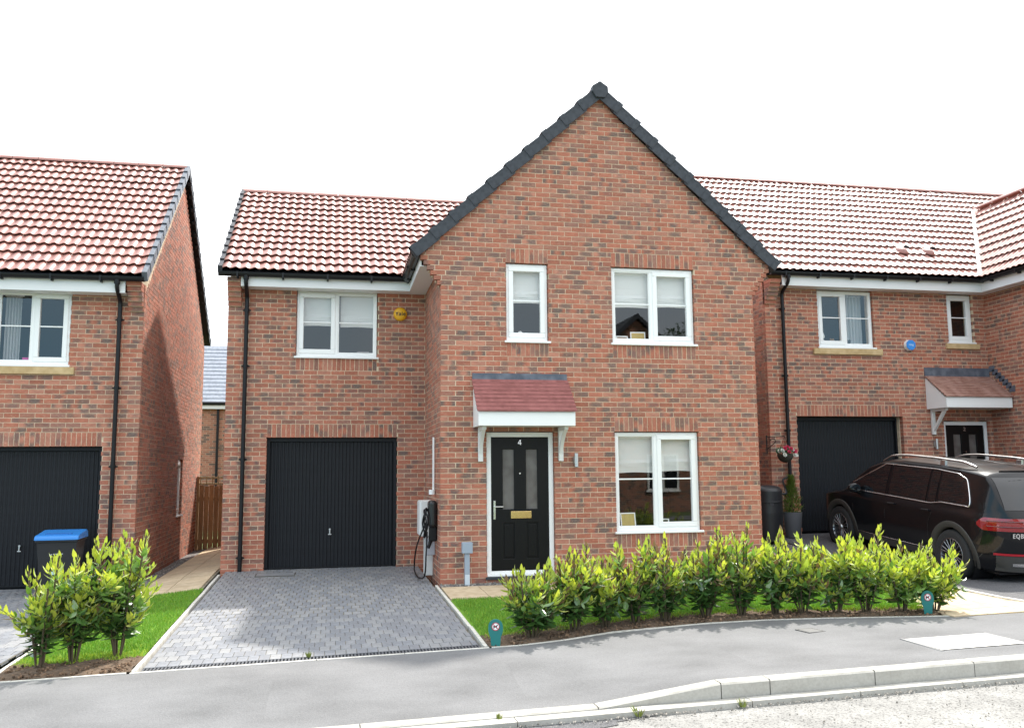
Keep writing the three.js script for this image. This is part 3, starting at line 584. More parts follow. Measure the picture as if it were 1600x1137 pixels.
// block-paved drives: blocks 100 x 200, laid lengthways up the drive
function blockDrive(name, xl, xr, z0, z1, budget) {
  const bed = struct(name, sheet(steps(z0, z1, 16), () => xl - 0.002, () => xr + 0.002, -0.008, 8, 1), MAT.sand);
  const list = [];
  // rows across the drive, every other row shifted by half a block
  let row = 0;
  for (let z = z1 - 0.1; z > z0 - 0.1; z -= 0.204, row++) {
    const za = Math.max(z - 0.1, z0), zb = z + 0.1; if (zb - za < 0.03) continue;
    for (let x = xl + 0.05 - (row & 1) * 0.0505; x < xr + 0.05; x += 0.101) {
      const xa = Math.max(x - 0.0485, xl), xb = Math.min(x + 0.0485, xr); if (xb - xa < 0.02) continue;
      tmpV.set(x, groundY(x, z), z); list.push({ x: (xa + xb) / 2, hw: (xb - xa) / 2, za, zb, d: inView(tmpV) ? 1 / tmpV.distanceToSquared(EYE) : -1, m: Math.floor(rnd() * 4), full: zb - za > 0.19 && xb - xa > 0.095 });
    }
  }
  list.sort((a, b) => b.d - a.d);
  const shape = [0, 1, 2, 3].map(() => rbx(-0.0485, 0.0485, -0.03, 0.0, -0.0985, 0.0985, 0.005));
  const rest = [0, 1, 2, 3].map(() => new Quads());
  let n = 0;
  for (const b of list) {
    const zc = (b.za + b.zb) / 2, y = groundY(b.x, zc), tilt = (groundY(b.x, zc + 0.1) - groundY(b.x, zc - 0.1)) / 0.2, tx = (groundY(b.x + 0.05, zc) - groundY(b.x - 0.05, zc)) / 0.1, dy = (rnd() - 0.5) * 0.0036;
    if (n < budget && b.d > 0 && b.full) { n++; const o = part('paving_block', shape[b.m], MAT.block[b.m], bed); o.position.set(b.x, y + dy, zc); o.rotation.set(-Math.atan(tilt) + (rnd() - 0.5) * 0.01, 0, Math.atan(tx) + (rnd() - 0.5) * 0.012); } else {
      const q = rest[b.m], x0 = b.x - b.hw, x1 = b.x + b.hw, A = b.za + 0.0015, B = b.zb - 0.0015, ch = 0.004, Y = (x, z) => y + dy + tilt * (z - zc) + tx * (x - b.x);
      q.quad([x0 + ch, Y(x0, B), B - ch], [x1 - ch, Y(x1, B), B - ch], [x1 - ch, Y(x1, A), A + ch], [x0 + ch, Y(x0, A), A + ch]);
      q.quad([x0, Y(x0, B) - 0.03, B], [x1, Y(x1, B) - 0.03, B], [x1 - ch, Y(x1, B), B - ch], [x0 + ch, Y(x0, B), B - ch]);
      q.quad([x0, Y(x0, A) - 0.03, A], [x0, Y(x0, B) - 0.03, B], [x0 + ch, Y(x0, B), B - ch], [x0 + ch, Y(x0, A), A + ch]);
      q.quad([x1, Y(x1, B) - 0.03, B], [x1, Y(x1, A) - 0.03, A], [x1 - ch, Y(x1, A), A + ch], [x1 - ch, Y(x1, B), B - ch]);
    }
  }
  rest.forEach((q, i) => { if (q.p.length) stuff(part('paving', q.geo(), MAT.block[i], bed)); });
  return bed;
}
blockDrive('driveway', -3.19, -0.10, -2.36, 3.995, 300);
blockDrive('neighbour_driveway', -9.0, -4.60, -2.3, 4.12, 200);
// right-hand drive in black tarmac
struct('tarmac_driveway', sheet(steps(-2.9, 4.36, 24), () => 6.42, () => 11.3, -0.002, 14, 1), MAT.tar);
// concrete edgings: strips of 0.9 m stones
function edging(name, a, b, w, h, opt = {}) {
  const g = new THREE.Group(); g.name = numbered(name); g.userData.kind = 'structure'; scene.add(g);
  const A = new THREE.Vector2(...a), B = new THREE.Vector2(...b), L = A.distanceTo(B), n = Math.max(1, Math.round(L / 0.915)), d = B.clone().sub(A).normalize(), s = new THREE.Vector2(-d.y, d.x);
  for (let k = 0; k < n; k++) {
    const q = new Quads(), p0 = A.clone().addScaledVector(d, L * k / n + 0.003), p1 = A.clone().addScaledVector(d, L * (k + 1) / n - 0.003), hy = (p) => groundY(p.x, p.y) + h;
    const c = (p, o, dy) => { const r = p.clone().addScaledVector(s, o); return [r.x, hy(p) + dy, r.y]; };
    const j = (rnd() - 0.5) * 0.012, e = 0.006;
    q.quad(c(p0, -w / 2 + e + j, 0), c(p1, -w / 2 + e - j, 0), c(p1, w / 2 - e - j, 0), c(p0, w / 2 - e + j, 0));
    q.quad(c(p0, -w / 2 + j, -0.15), c(p1, -w / 2 - j, -0.15), c(p1, -w / 2 + e - j, 0), c(p0, -w / 2 + e + j, 0)); q.quad(c(p1, w / 2 - j, -0.15), c(p0, w / 2 + j, -0.15), c(p0, w / 2 - e + j, 0), c(p1, w / 2 - e - j, 0));
    q.quad(c(p0, w / 2 + j, -0.15), c(p0, -w / 2 + j, -0.15), c(p0, -w / 2 + j + e, 0), c(p0, w / 2 - e + j, 0)); q.quad(c(p1, -w / 2, -0.15), c(p1, w / 2, -0.15), c(p1, w / 2 - e, 0), c(p1, -w / 2 + e, 0));
    part('edging_stone', q.geo(), MAT.edging, g);
  }
}
edging('drive_edging', [-3.245, -1.9], [-3.245, 4.12], 0.05, 0.007);
edging('drive_edging', [-0.06, 0.02], [-0.04, 4.12], 0.05, 0.007);
edging('drive_edging', [-4.56, -0.9], [-4.46, 4.12], 0.05, 0.010);
edging('drive_edging', [6.39, 2.4], [6.30, 4.34], 0.07, 0.03);
edging('footway_edging', [-8, 4.155], [-3.3, 4.155], 0.05, 0.004);
edging('footway_edging', [-3.27, 4.17], [-0.02, 4.17], 0.05, 0.004);
{ const xs = [0, 0.3, 0.74, 1.35, 2.4, 3.1, 3.8, 4.5, 5.1]; for (let i = 0; i < xs.length - 1; i++) edging('footway_edging', [xs[i], backZ(xs[i]) - 0.012], [xs[i + 1], backZ(xs[i + 1]) - 0.012], 0.045, 0.004); }
// lawns and planting beds
struct('lawn', sheet(steps(1.28, 4.05, 20), () => -0.02, (z) => table([1.28, 2.6, 4.05], [6.2, 5.9, 5.0], z), -0.008, 30, 1, (x, z) => groundY(x, Math.min(z, backZ(x) - 0.05)) - (z > backZ(x) - 0.3 ? 0.05 : 0)), MAT.turf);
struct('side_lawn', sheet(steps(-0.52, 3.6, 20), (z) => table([-0.9, 4.12], [-4.525, -4.43], z), () => -3.28, 0.0, 8, 1), MAT.turf);
{
  const bed = (name, pts, dy) => { const q = []; const t = [], idx = []; pts.forEach(([x, za, zb], i) => { for (let j = 0; j <= 5; j++) { const z = lerp(za, zb, j / 5); q.push(x, groundY(x, z) + dy + 0.012 * Math.sin(x * 17 + z * 11) - (j === 0 || j === 5 ? 0.016 : 0), z); t.push(x, z); } }); for (let i = 0; i < pts.length - 1; i++) for (let j = 0; j < 5; j++) { const a = i * 6 + j, b = a + 6; idx.push(a, a + 1, b, b, a + 1, b + 1); } const g = new THREE.BufferGeometry(); g.setAttribute('position', new THREE.Float32BufferAttribute(q, 3)); g.setAttribute('uv', new THREE.Float32BufferAttribute(t, 2)); g.setIndex(idx); g.computeVertexNormals(); return struct(name, g, MAT.soil); };
  bed('hedge_bed', steps(-0.02, 5.05, 40).map((x) => [x, backZ(x) - 0.62 + 0.05 * Math.sin(x * 5) + 0.03 * Math.sin(x * 13), backZ(x) - 0.035]), 0.010);
  bed('shrub_bed', steps(-4.44, -3.27, 14).map((x) => [x, 3.48 + 0.05 * Math.sin(x * 9), 4.125]), 0.012);
}
// slab paths: rows of buff slabs with open joints
function slabPath(name, rects, base) {
  const q = base; const bed = struct(name, q, MAT.sand);
  for (const [x0, x1, z0, z1] of rects) {
    const e = 0.004, Y = (x, z) => groundY(x, z) + 0.012, c = new Quads(), A = [x0 + e, Y(x0, z1), z1 - e], B = [x1 - e, Y(x1, z1), z1 - e], C = [x1 - e, Y(x1, z0), z0 + e], D = [x0 + e, Y(x0, z0), z0 + e], dn = (p) => [p[0], p[1] - 0.035, p[2]];
    c.quad(A, B, C, D); c.quad(dn(A), dn(B), B, A); c.quad(dn(D), dn(A), A, D); c.quad(dn(B), dn(C), C, B); c.quad(dn(C), dn(D), D, C);
    part('slab', c.geo(), MAT.slab[Math.floor(rnd() * 3)], bed);
  }
}
{
  const rects = []; for (let i = 0; i < 12; i++) for (let j = 0; j < 2; j++) { const x = -0.02 + i * 0.52; if (x < 5.6) rects.push([x, x + 0.52, 0.28 + j * 0.5, 0.78 + j * 0.5]); }
  slabPath('front_path', rects, sheet(steps(0.28, 1.28, 4), () => -0.02, () => 6.22, -0.004, 20, 1));
  const r2 = []; for (let j = 0; j < 18; j++) for (let i = 0; i < 2; i++) { const z = -8.6 + j * 0.45, w = 0.47; r2.push([-4.28 + i * w, -4.28 + (i + 1) * w, z, z + 0.45]); }
  slabPath('side_path', r2, sheet(steps(-8.6, -0.5, 12), () => -4.3, () => -3.3, -0.004, 4, 1));
  const r3 = []; for (let j = 0; j < 7; j++) for (let i = 0; i < 3; i++) { const z0 = 1.28 + j * 0.45, z1 = z0 + 0.45, L = (z) => table([1.28, 2.6, 4.34], [5.75, 5.5, 4.95], z), w = 0.48; const a = Math.max(6.33 - (i + 1) * w, L(z1)), b = 6.33 - i * w; if (b - a > 0.1) r3.push([a, b, z0, Math.min(z1, backZ(6) - 0.02)]); }
  slabPath('gate_path', r3, sheet(steps(1.28, 4.33, 10), (z) => table([1.28, 2.6, 4.34], [5.7, 5.45, 4.93], z), () => 6.36, -0.003, 8, 1));
  struct('gravel_strip', sheet(steps(0.0, 0.27, 2), () => -0.02, () => 5.2, 0.004, 20, 1), MAT.gravel);
  struct('side_gravel_strip', sheet(steps(-8.6, -0.9, 10), () => -4.57, () => -4.3, 0.004, 2, 1), MAT.gravel);
  struct('gap_gravel', sheet(steps(-9, 1.28, 10), () => 5.02, () => 6.6, -0.006, 4, 1), MAT.gravel);
}

// ---------------------------------------------------------------- the house in the middle
MAT.brickFar = std(null, 0.9, { map: (() => { const r = rngOf(5), T = Array.from({ length: 4096 }, () => { const b = r() < 0.3 ? [0.15, 0.09, 0.07] : [0.33, 0.14, 0.09]; return mul(b, 0.8 + 0.4 * r()); }); return tex(512, 512, (u, v) => { const row = Math.floor(v * 24), y = v * 24 - row, x = u * 8 + (row & 1) * 0.5, c = Math.floor(x), f = x - c; return y < 0.13 || f < 0.045 ? [0.44, 0.34, 0.25] : T[(row * 8 + (c % 8)) & 4095]; }, { repeat: [1 / 1.8, 1 / 1.8] }); })() });
const house = thing('brick_house', 'red brick house with a tall pointed front gable, black front door and garage wing', 'house');
const EAVE = 4.35;
const stepped = (x, dir, y0) => { const p = []; for (let i = 0; i < 6; i++) p.push([x + dir * 0.05 * (i + 1), y0 + i * CO], [x + dir * 0.05 * (i + 1), y0 + (i + 1) * CO]); return p; };
{
  const W = 5.0, up = stepped(W, 1, EAVE), dn = stepped(0, -1, EAVE).reverse();
  const poly = [[0, -0.15], [W, -0.15], [W, EAVE], ...up, [W + 0.35, 4.805], [W / 2, 7.49], [-0.35, 4.805], ...dn, [0, EAVE]];
  brickWall(house, 'gable_wall', [0, 0, 0], 0, poly, [
    { u0: 0.68, u1: 1.70, v0: 0.075, v1: 2.175 }, { u0: 2.65, u1: 4.0, v0: 0.675, v1: 2.175, head: true, foot: true },
    { u0: 2.65, u1: 4.0, v0: 3.525, v1: 4.725, head: true, foot: true }, { u0: 0.99, u1: 1.64, v0: 3.525, v1: 4.725, head: true, foot: true },
  ], { wide: true, stepCourses: [EAVE, 4.80], corePoly: [[0, -0.15], [W, -0.15], [W, EAVE + 0.02], ...stepped(W - 0.035, 1, EAVE + 0.012), [W / 2, 7.45], ...stepped(0.035, -1, EAVE + 0.012).reverse(), [0, EAVE + 0.02]] });
  brickWall(house, 'wing_wall', [-3.27, 0, -2.25], 0, [[0, -0.15], [3.27, -0.15], [3.27, 4.80], [0, 4.80]], [{ u0: 0.67, u1: 2.80, v0: -0.15, v1: 2.175, head: true }, { u0: 1.105, u1: 2.45, v0: 3.525, v1: 4.70, foot: true }], { core: [0.008, -0.2] });
  brickWall(house, 'return_wall', [0, 0, -2.25], -Math.PI / 2, [[0, -0.15], [2.145, -0.15], [2.145, 4.72], [0, 4.72]], [], { core: [0.0, -0.05] });
  brickWall(house, 'side_wall', [5.0, 0, 0], Math.PI / 2, [[0.105, -0.15], [8.5, -0.15], [8.5, 4.72], [0.105, 4.72]], [], { core: [-0.05, 0] });
  brickWall(house, 'wing_end_wall', [-3.27, 0, -8.2], -Math.PI / 2, [[0, -0.15], [5.845, -0.15], [5.845, 4.80], [3.0, 6.96], [0, 4.80]], [], { core: [0, -0.05] });
  part('rear_wall', boxes([[-3.2, 4.95, -0.15, 4.8, -8.5, -8.25]]), MAT.brickFar, house);
  part('party_wall', boxes([[0.3, 4.7, 4.8, 6.2, -8.45, -8.3]]), MAT.brickFar, house);
  corbel(house, [-3.27, 0, -2.25], 0, 0.0, 0.215, EAVE, 6, 0.045);
  // roofs
  const pg = Math.atan2(7.56 - 4.84, 2.90), c = Math.cos(pg), s = Math.sin(pg);
  const gl = Math.hypot(7.56 - 4.84, 2.9), rows = 13;
  pantileRoof(house, [-0.40, 4.84, -8.4], [0, 0, 1], [c, s, 0], 8.4, rows, gl / rows, { budget: 0 });
  pantileRoof(house, [5.40, 4.84, 0.0], [0, 0, -1], [-c, s, 0], 8.4, rows, gl / rows, { budget: 0 });
  ridge(house, [2.5, 7.57, -8.4], [2.5, 7.57, 0.02], MAT.tile0);
  const pw = Math.atan2(2.30, 3.15), cw = Math.cos(pw), sw = Math.sin(pw);
  pantileRoof(house, [-3.36, 4.875, -1.88], [1, 0, 0], [0, sw, -cw], 6.0, 13, 0.30, { budget: 300, keep: (x, r) => 4.875 + (r + 1.6) * 0.3 * sw > 4.84 + (x - 3.36 + 0.4) * 0.94 });
  part('rear_roof_slope', (() => { const q = new Quads(); q.quad([-3.36, 7.19, -5.05], [2.6, 7.19, -5.05], [2.6, 4.85, -8.35], [-3.36, 4.85, -8.35]); return q.geo(); })(), MAT.tile1, house);
  ridge(house, [-3.36, 7.165, -5.04], [2.2, 7.165, -5.04]);
  // verges
  vergeCaps(house, [-0.41, 4.885, 0.075], [2.47, 7.585, 0.075], [0, 0, 1], MAT.verge, 10);
  vergeCaps(house, [5.41, 4.885, 0.075], [2.53, 7.585, 0.075], [0, 0, 1], MAT.verge, 10);
  part('ridge_end_cap', (() => { const g = new THREE.ExtrudeGeometry(new THREE.Shape([[0, 0.13], [0.12, 0.05], [0.125, -0.03], [0.07, -0.125], [-0.07, -0.125], [-0.125, -0.03], [-0.12, 0.05]].map((p) => new THREE.Vector2(...p))), { depth: 0.12, bevelEnabled: true, bevelSize: 0.006, bevelThickness: 0.006, bevelSegments: 1 }); g.translate(2.5, 7.54, -0.005); return g; })(), MAT.verge, house);
  vergeCaps(house, [-3.385, 4.92, -1.86], [-3.385, 7.22, -5.01], [-1, 0, 0], MAT.verge, 13, 0.10, 0.05);
  vergeCaps(house, [-3.385, 4.92, -8.3], [-3.385, 7.22, -5.07], [-1, 0, 0], MAT.verge, 13, 0.10, 0.05);
  // fascias, soffits, gutters
  part('fascia', boxes([[-3.05, -0.275, 4.645, 4.80, -1.985, -1.965], [-0.295, -0.275, 4.645, 4.80, -1.985, -0.105]]), MAT.fascia, house);
  part('soffit', boxes([[-3.05, -0.296, 4.646, 4.66, -2.24, -1.986], [-0.274, 0.0, 4.646, 4.66, -2.24, -0.105], [-0.296, -0.276, 4.646, 4.66, -2.24, -1.986]]), MAT.fascia, house);
  part('fascia', boxes([[5.275, 5.295, 4.645, 4.80, -8.3, -0.30]]), MAT.fascia, house);
  gutter(house, [-3.40, 4.845, -1.965], 0, 3.06);
  gutter(house, [-0.295, 4.845, -1.94], -Math.PI / 2, 1.83);
  gutter(house, [5.295, 4.845, -0.12], Math.PI / 2, 8.1);
  downpipe(house, -2.965, -2.25, 0.03, 4.80, -1.90, [0.25, 2.2 - 0.38, 3.35, 4.28]);
  // openings
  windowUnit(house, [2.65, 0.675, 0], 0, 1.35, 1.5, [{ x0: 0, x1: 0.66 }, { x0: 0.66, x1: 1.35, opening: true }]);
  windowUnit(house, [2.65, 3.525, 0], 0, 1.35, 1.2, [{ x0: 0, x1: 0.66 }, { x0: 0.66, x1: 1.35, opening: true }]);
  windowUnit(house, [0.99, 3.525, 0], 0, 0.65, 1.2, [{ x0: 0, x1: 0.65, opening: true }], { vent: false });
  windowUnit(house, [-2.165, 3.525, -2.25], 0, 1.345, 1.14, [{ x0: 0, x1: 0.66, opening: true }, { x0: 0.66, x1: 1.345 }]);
  garageDoor(house, [-2.60, 0.045, -2.36], 2.13, 2.13, 1.04);
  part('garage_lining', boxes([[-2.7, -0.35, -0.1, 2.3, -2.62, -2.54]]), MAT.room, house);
  frontDoor(house, [0.68, 0.085, 0], 1.02, 2.09, '4', MAT.chrome);
  part('threshold', bx(0.66, 1.72, 0.05, 0.085, -0.2, 0.03), MAT.verge, house);
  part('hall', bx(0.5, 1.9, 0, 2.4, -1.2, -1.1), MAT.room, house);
  canopy(house, [0.48, 3.04, 0], 1.42, 0.53, 0.585, 0.215, MAT.plain);
}
finishBricks(house, 300);
blind('white folded blind behind the downstairs gable window, left pane', [2.72, 2.08, -0.16], 0, 0.58, 0.52, 'window blinds');
blind('white folded blind behind the downstairs gable window, right pane', [3.38, 2.08, -0.16], 0, 0.55, 0.50, 'window blinds');
blind('white folded blind behind the wide upstairs gable window, left pane', [2.72, 4.64, -0.16], 0, 0.58, 0.52, 'window blinds');
blind('white folded blind behind the wide upstairs gable window, right pane', [3.38, 4.64, -0.16], 0, 0.55, 0.50, 'window blinds');
blind('white folded blind behind the narrow upstairs gable window', [1.07, 4.64, -0.16], 0, 0.49, 0.50, 'window blinds');
blind('white folded blind in the window over the garage, left pane', [-2.09, 4.60, -2.41], 0, 0.55, 0.52, 'window blinds');
blind('white folded blind in the window over the garage, right pane', [-1.44, 4.60, -2.41], 0, 0.58, 0.53, 'window blinds');

// ---------------------------------------------------------------- the house on the left
const leftHouse = thing('brick_house', 'red brick house on the left with pantiled roof and long side wall', 'house', [0, -0.14, 0]);
{
  const X0 = -10.5, XR = -4.57, Z = -2.2, u = (x) => x - X0;
  brickWall(leftHouse, 'front_wall', [X0, 0, Z], 0, [[0, -0.15], [u(XR), -0.15], [u(XR), 4.80], [0, 4.80]], [{ u0: u(-7.37), u1: u(-5.12), v0: -0.15, v1: 2.175, head: true }, { u0: u(-6.775), u1: u(-5.67), v0: 3.45, v1: 4.70 }]);
  const D = 6.8;
  brickWall(leftHouse, 'side_wall', [XR, 0, Z], Math.PI / 2, [[0.105, -0.15], [D, -0.15], [D, 4.72], [D / 2, 7.54], [0.105, 4.72]], [{ u0: 3.75, u1: 4.30, v0: 0.9, v1: 2.025 }], { core: [-0.05, 0] });
  part('rear_wall', boxes([[X0, XR - 0.02, -0.15, 4.7, Z - D, Z - D + 0.2]]), MAT.brickFar, leftHouse);
  part('far_side_wall', boxes([[X0, X0 + 0.2, -0.15, 4.7, Z - D, Z - 0.3]]), MAT.brickFar, leftHouse);
  corbel(leftHouse, [XR - 0.23, 0, Z], 0, 0.0, 0.22, EAVE, 6, 0.045);
  const rise = 3.02, run = 3.63, p = Math.atan2(rise, run), L = Math.hypot(rise, run), rows = 15;
  pantileRoof(leftHouse, [XR + 0.06 - 6.0, 4.86, Z + 0.36], [1, 0, 0], [0, Math.sin(p), -Math.cos(p)], 6.0, rows, L / rows, { budget: 300 });
  pantileRoof(leftHouse, [XR + 0.06, 4.86, Z - D - 0.3], [-1, 0, 0], [0, Math.sin(p), Math.cos(p)], 6.0, rows, L / rows, { budget: 0 });
  ridge(leftHouse, [XR + 0.06 - 6, 7.865, Z + 0.36 - run], [XR + 0.06, 7.865, Z + 0.36 - run]);
  MAT.vergeGrey = std(null, 0.45, { map: noiseTex([0.10, 0.115, 0.14], [0.16, 0.18, 0.21], 18, 128, 3, 95) });
  vergeCaps(leftHouse, [XR + 0.085, 4.91, Z + 0.37], [XR + 0.085, 7.93, Z + 0.37 - run], [1, 0, 0], MAT.vergeGrey, 15, 0.14, 0.06);
  vergeCaps(leftHouse, [XR + 0.085, 4.91, Z - D - 0.31], [XR + 0.085, 7.93, Z + 0.33 - run], [1, 0, 0], MAT.verge, 15, 0.14, 0.06);
  part('fascia', boxes([[X0, XR - 0.24, 4.60, 4.80, Z + 0.265, Z + 0.285]]), MAT.fascia, leftHouse);
  part('soffit', boxes([[X0, XR - 0.24, 4.60, 4.615, Z + 0.01, Z + 0.264]]), MAT.fascia, leftHouse);
  gutter(leftHouse, [X0, 4.835, Z + 0.285], 0, XR - X0 + 0.05);
  downpipe(leftHouse, -4.92, Z, 0.03, 4.79, Z + 0.35, [0.25, 1.86, 3.1, 4.2]);
  windowUnit(leftHouse, [-6.775, 3.45, Z], 0, 1.105, 1.20, [{ x0: 0, x1: 0.55 }, { x0: 0.55, x1: 1.105, opening: true }]);
  windowUnit(leftHouse, [XR, 0.9, Z - 3.75], Math.PI / 2, 0.55, 1.125, [{ x0: 0, x1: 0.55, opening: true }], { vent: false, bar: 0, roomD: 1.2 });
  part('stone_sill', rbx(-6.92, -5.57, 3.31, 3.45 - 0.024, Z - 0.1, Z + 0.055, 0.008), MAT.cill, leftHouse);
  garageDoor(leftHouse, [-7.37, 0.03, Z - 0.12], 2.25, 2.145, 1.11);
  part('garage_lining', boxes([[-7.5, -5.0, -0.1, 2.3, Z - 0.40, Z - 0.32]]), MAT.room, leftHouse);
}
finishBricks(leftHouse, 300);

// ---------------------------------------------------------------- the house on the right
const rightHouse = thing('brick_house', 'red brick house on the right with projecting wing and blue alarm, behind the black car', 'house', [0, 0.42, 0]);
{
  const XL = 6.62, XI = 11.50, Z = -2.7, u = (x) => x - XL, D = 7.2;
  brickWall(rightHouse, 'front_wall', [XL, 0, Z], 0, [[0, -0.4], [u(XI), -0.4], [u(XI), 4.80], [0, 4.80]], [{ u0: u(7.195), u1: u(9.47), v0: -0.4, v1: 2.175, head: true }, { u0: u(10.38), u1: u(11.40), v0: 0.0, v1: 2.10 }, { u0: u(7.745), u1: u(8.945), v0: 3.525, v1: 4.70 }, { u0: u(10.625), u1: u(11.205), v0: 3.675, v1: 4.70 }], { core: [0.008, -0.2] });
  brickWall(rightHouse, 'end_wall', [XL, 0, Z - D], -Math.PI / 2, [[0, -0.4], [D - 0.105, -0.4], [D - 0.105, 4.72], [D / 2, 7.6], [0, 4.72]], [], { core: [0, -0.05] });
  brickWall(rightHouse, 'wing_wall', [XI, 0, Z], -Math.PI / 2, [[0, -0.4], [3.2, -0.4], [3.2, 4.80], [0, 4.80]], [], { core: [-0.2, 0] });
  part('rear_wall', boxes([[XL + 0.02, 17, -0.4, 4.8, Z - D, Z - D + 0.2]]), MAT.brickFar, rightHouse);
  part('wing_front_wall', boxes([[XI + 0.003, 15.5, -0.4, 5.0, 0.505, 0.66]]), MAT.brickFar, rightHouse);
  part('wing_gable', prism([[XI + 0.02, 5.0], [15.48, 5.0], [XI - 0.3 + 2.16, 7.05]], 0.50, 0.62), MAT.brickFar, rightHouse);
  corbel(rightHouse, [XL, 0, Z], 0, 0.0, 0.22, EAVE, 6, 0.045);
  const rise = 3.03, run = 3.6, p = Math.atan2(rise, run), L = Math.hypot(rise, run), rows = 15, E = 4.99;
  const wr = { eaveX: XI - 0.30, eaveY: 4.99, ridgeX: XI - 0.30 + 2.16, ridgeY: 4.99 + 2.24 };
  pantileRoof(rightHouse, [XL - 0.08, E - 0.05, Z + 0.32], [1, 0, 0], [0, Math.sin(p), -Math.cos(p)], 10.2, rows, L / rows, { budget: 300, keep: (x, r) => { const X = x + XL - 0.08, Y = E + (r + 1.2) * L / rows * Math.sin(p); const yw = X < wr.ridgeX ? wr.eaveY + (X - wr.eaveX) * 2.24 / 2.16 : wr.ridgeY - (X - wr.ridgeX) * 2.24 / 2.16; return Y > yw - 0.02; } });
  part('rear_roof_slope', (() => { const q = new Quads(); q.quad([XL - 0.08, E + 2.95, Z + 0.32 - run], [16.8, E + 2.95, Z + 0.32 - run], [16.8, E - 0.1, Z - D - 0.3], [XL - 0.08, E - 0.1, Z - D - 0.3]); return q.geo(); })(), MAT.tile1, rightHouse);
  ridge(rightHouse, [XL - 0.08, E - 0.05 + rise - 0.01, Z + 0.32 - run], [16.6, E - 0.05 + rise - 0.01, Z + 0.32 - run]);
  // wing roof, facing left
  const wl = Math.hypot(2.24, 2.16), wrows = 10;
  pantileRoof(rightHouse, [wr.eaveX, wr.eaveY - 0.05, Z - 2.3], [0, 0, 1], [2.16 / wl, 2.24 / wl, 0], 5.4, wrows, wl / wrows, { budget: 120, keep: (x, r) => { const zz = Z - 2.3 + x + 0.3, Y = wr.eaveY + (r + 0.2) * wl / wrows * 2.24 / wl; return Y > E + (Z + 0.32 - zz) * rise / run - 0.28; } });
  part('wing_far_slope', (() => { const q = new Quads(); q.quad([wr.ridgeX, wr.ridgeY - 0.06, 0.7], [2 * wr.ridgeX - wr.eaveX, wr.eaveY - 0.06, 0.7], [2 * wr.ridgeX - wr.eaveX, wr.eaveY - 0.06, Z - 2], [wr.ridgeX, wr.ridgeY - 0.06, Z - 2.2]); return q.geo(); })(), MAT.tile1, rightHouse);
  ridge(rightHouse, [wr.ridgeX, wr.ridgeY, 0.7], [wr.ridgeX, wr.ridgeY, Z - 2.25], MAT.tile1);
  part('valley', (() => { const q = new Quads(); const A = [wr.eaveX - 0.02, wr.eaveY - 0.01, Z + 0.34], B = [wr.ridgeX, wr.ridgeY + 0.03, Z + 0.32 - (2.24 / rise * run)]; q.quad([A[0] - 0.05, A[1] + 0.02, A[2]], [A[0] + 0.05, A[1] + 0.05, A[2]], [B[0] + 0.03, B[1] + 0.03, B[2]], [B[0] - 0.05, B[1] + 0.03, B[2]]); return q.geo(); })(), MAT.whiteWood, rightHouse);
  part('fascia', boxes([[XL + 0.24, XI - 0.285, 4.67, 4.86, Z + 0.265, Z + 0.285], [XI - 0.285, XI - 0.265, 4.67, 4.86, Z + 0.265, 0.6]]), MAT.fascia, rightHouse);
  part('soffit', boxes([[XL + 0.24, XI - 0.286, 4.67, 4.685, Z + 0.01, Z + 0.264], [XI - 0.264, XI - 0.01, 4.67, 4.685, Z + 0.01, 0.6], [XI - 0.286, XI - 0.266, 4.67, 4.685, Z + 0.01, Z + 0.264]]), MAT.fascia, rightHouse);
  gutter(rightHouse, [XL - 0.04, 4.905, Z + 0.285], 0, XI - 0.285 - XL + 0.04);
  gutter(rightHouse, [XI - 0.285, 4.905, Z + 0.33], -Math.PI / 2, 2.95);
  downpipe(rightHouse, 6.955, Z, -0.3, 4.86, Z + 0.35, [0.4, 1.9, 2.95, 4.25]);
  windowUnit(rightHouse, [7.745, 3.525, Z], 0, 1.2, 1.14, [{ x0: 0, x1: 0.6, opening: true }, { x0: 0.6, x1: 1.2 }]);
  windowUnit(rightHouse, [10.625, 3.675, Z], 0, 0.58, 0.99, [{ x0: 0, x1: 0.58, opening: true }], { vent: false });
  part('stone_sill', rbx(7.60, 9.09, 3.385, 3.525 - 0.024, Z - 0.1, Z + 0.055, 0.008), MAT.cill, rightHouse);
  part('stone_sill', rbx(10.54, 11.29, 3.545, 3.675 - 0.024, Z - 0.1, Z + 0.055, 0.008), MAT.cill, rightHouse);
  garageDoor(rightHouse, [7.195, -0.02, Z - 0.2], 2.275, 2.19, 1.14);
  part('garage_lining', boxes([[7.0, 9.7, -0.3, 2.4, Z - 0.50, Z - 0.42]]), MAT.room, rightHouse);
  part('garage_reveal', boxes([[9.455, 9.468, -0.4, 2.17, Z - 0.3, Z - 0.1]]), MAT.mortar, rightHouse);
  frontDoor(rightHouse, [10.38, 0.02, Z], 1.02, 2.07, '2', MAT.steel);
  part('hall', bx(10.2, 11.45, -0.2, 2.4, Z - 1.2, Z - 1.1), MAT.room, rightHouse);
  canopy(rightHouse, [10.02, 3.16, Z], 1.46, 0.62, 0.62, 0.215, MAT.plainOld, { flash: 0.17, right: false, straight: true });
  // stepped lead flashing against the wing wall
  const fl = grp('stepped_flashing', rightHouse, [XI - 0.018, 0, Z]);
  for (let i = 0; i < 7; i++) part('flashing_step', bx(0.0, 0.012, 3.09 - i * 0.075, 3.17 - i * 0.075 + 0.03, 0.02 + i * 0.085, 0.16 + i * 0.085), MAT.lead, fl);
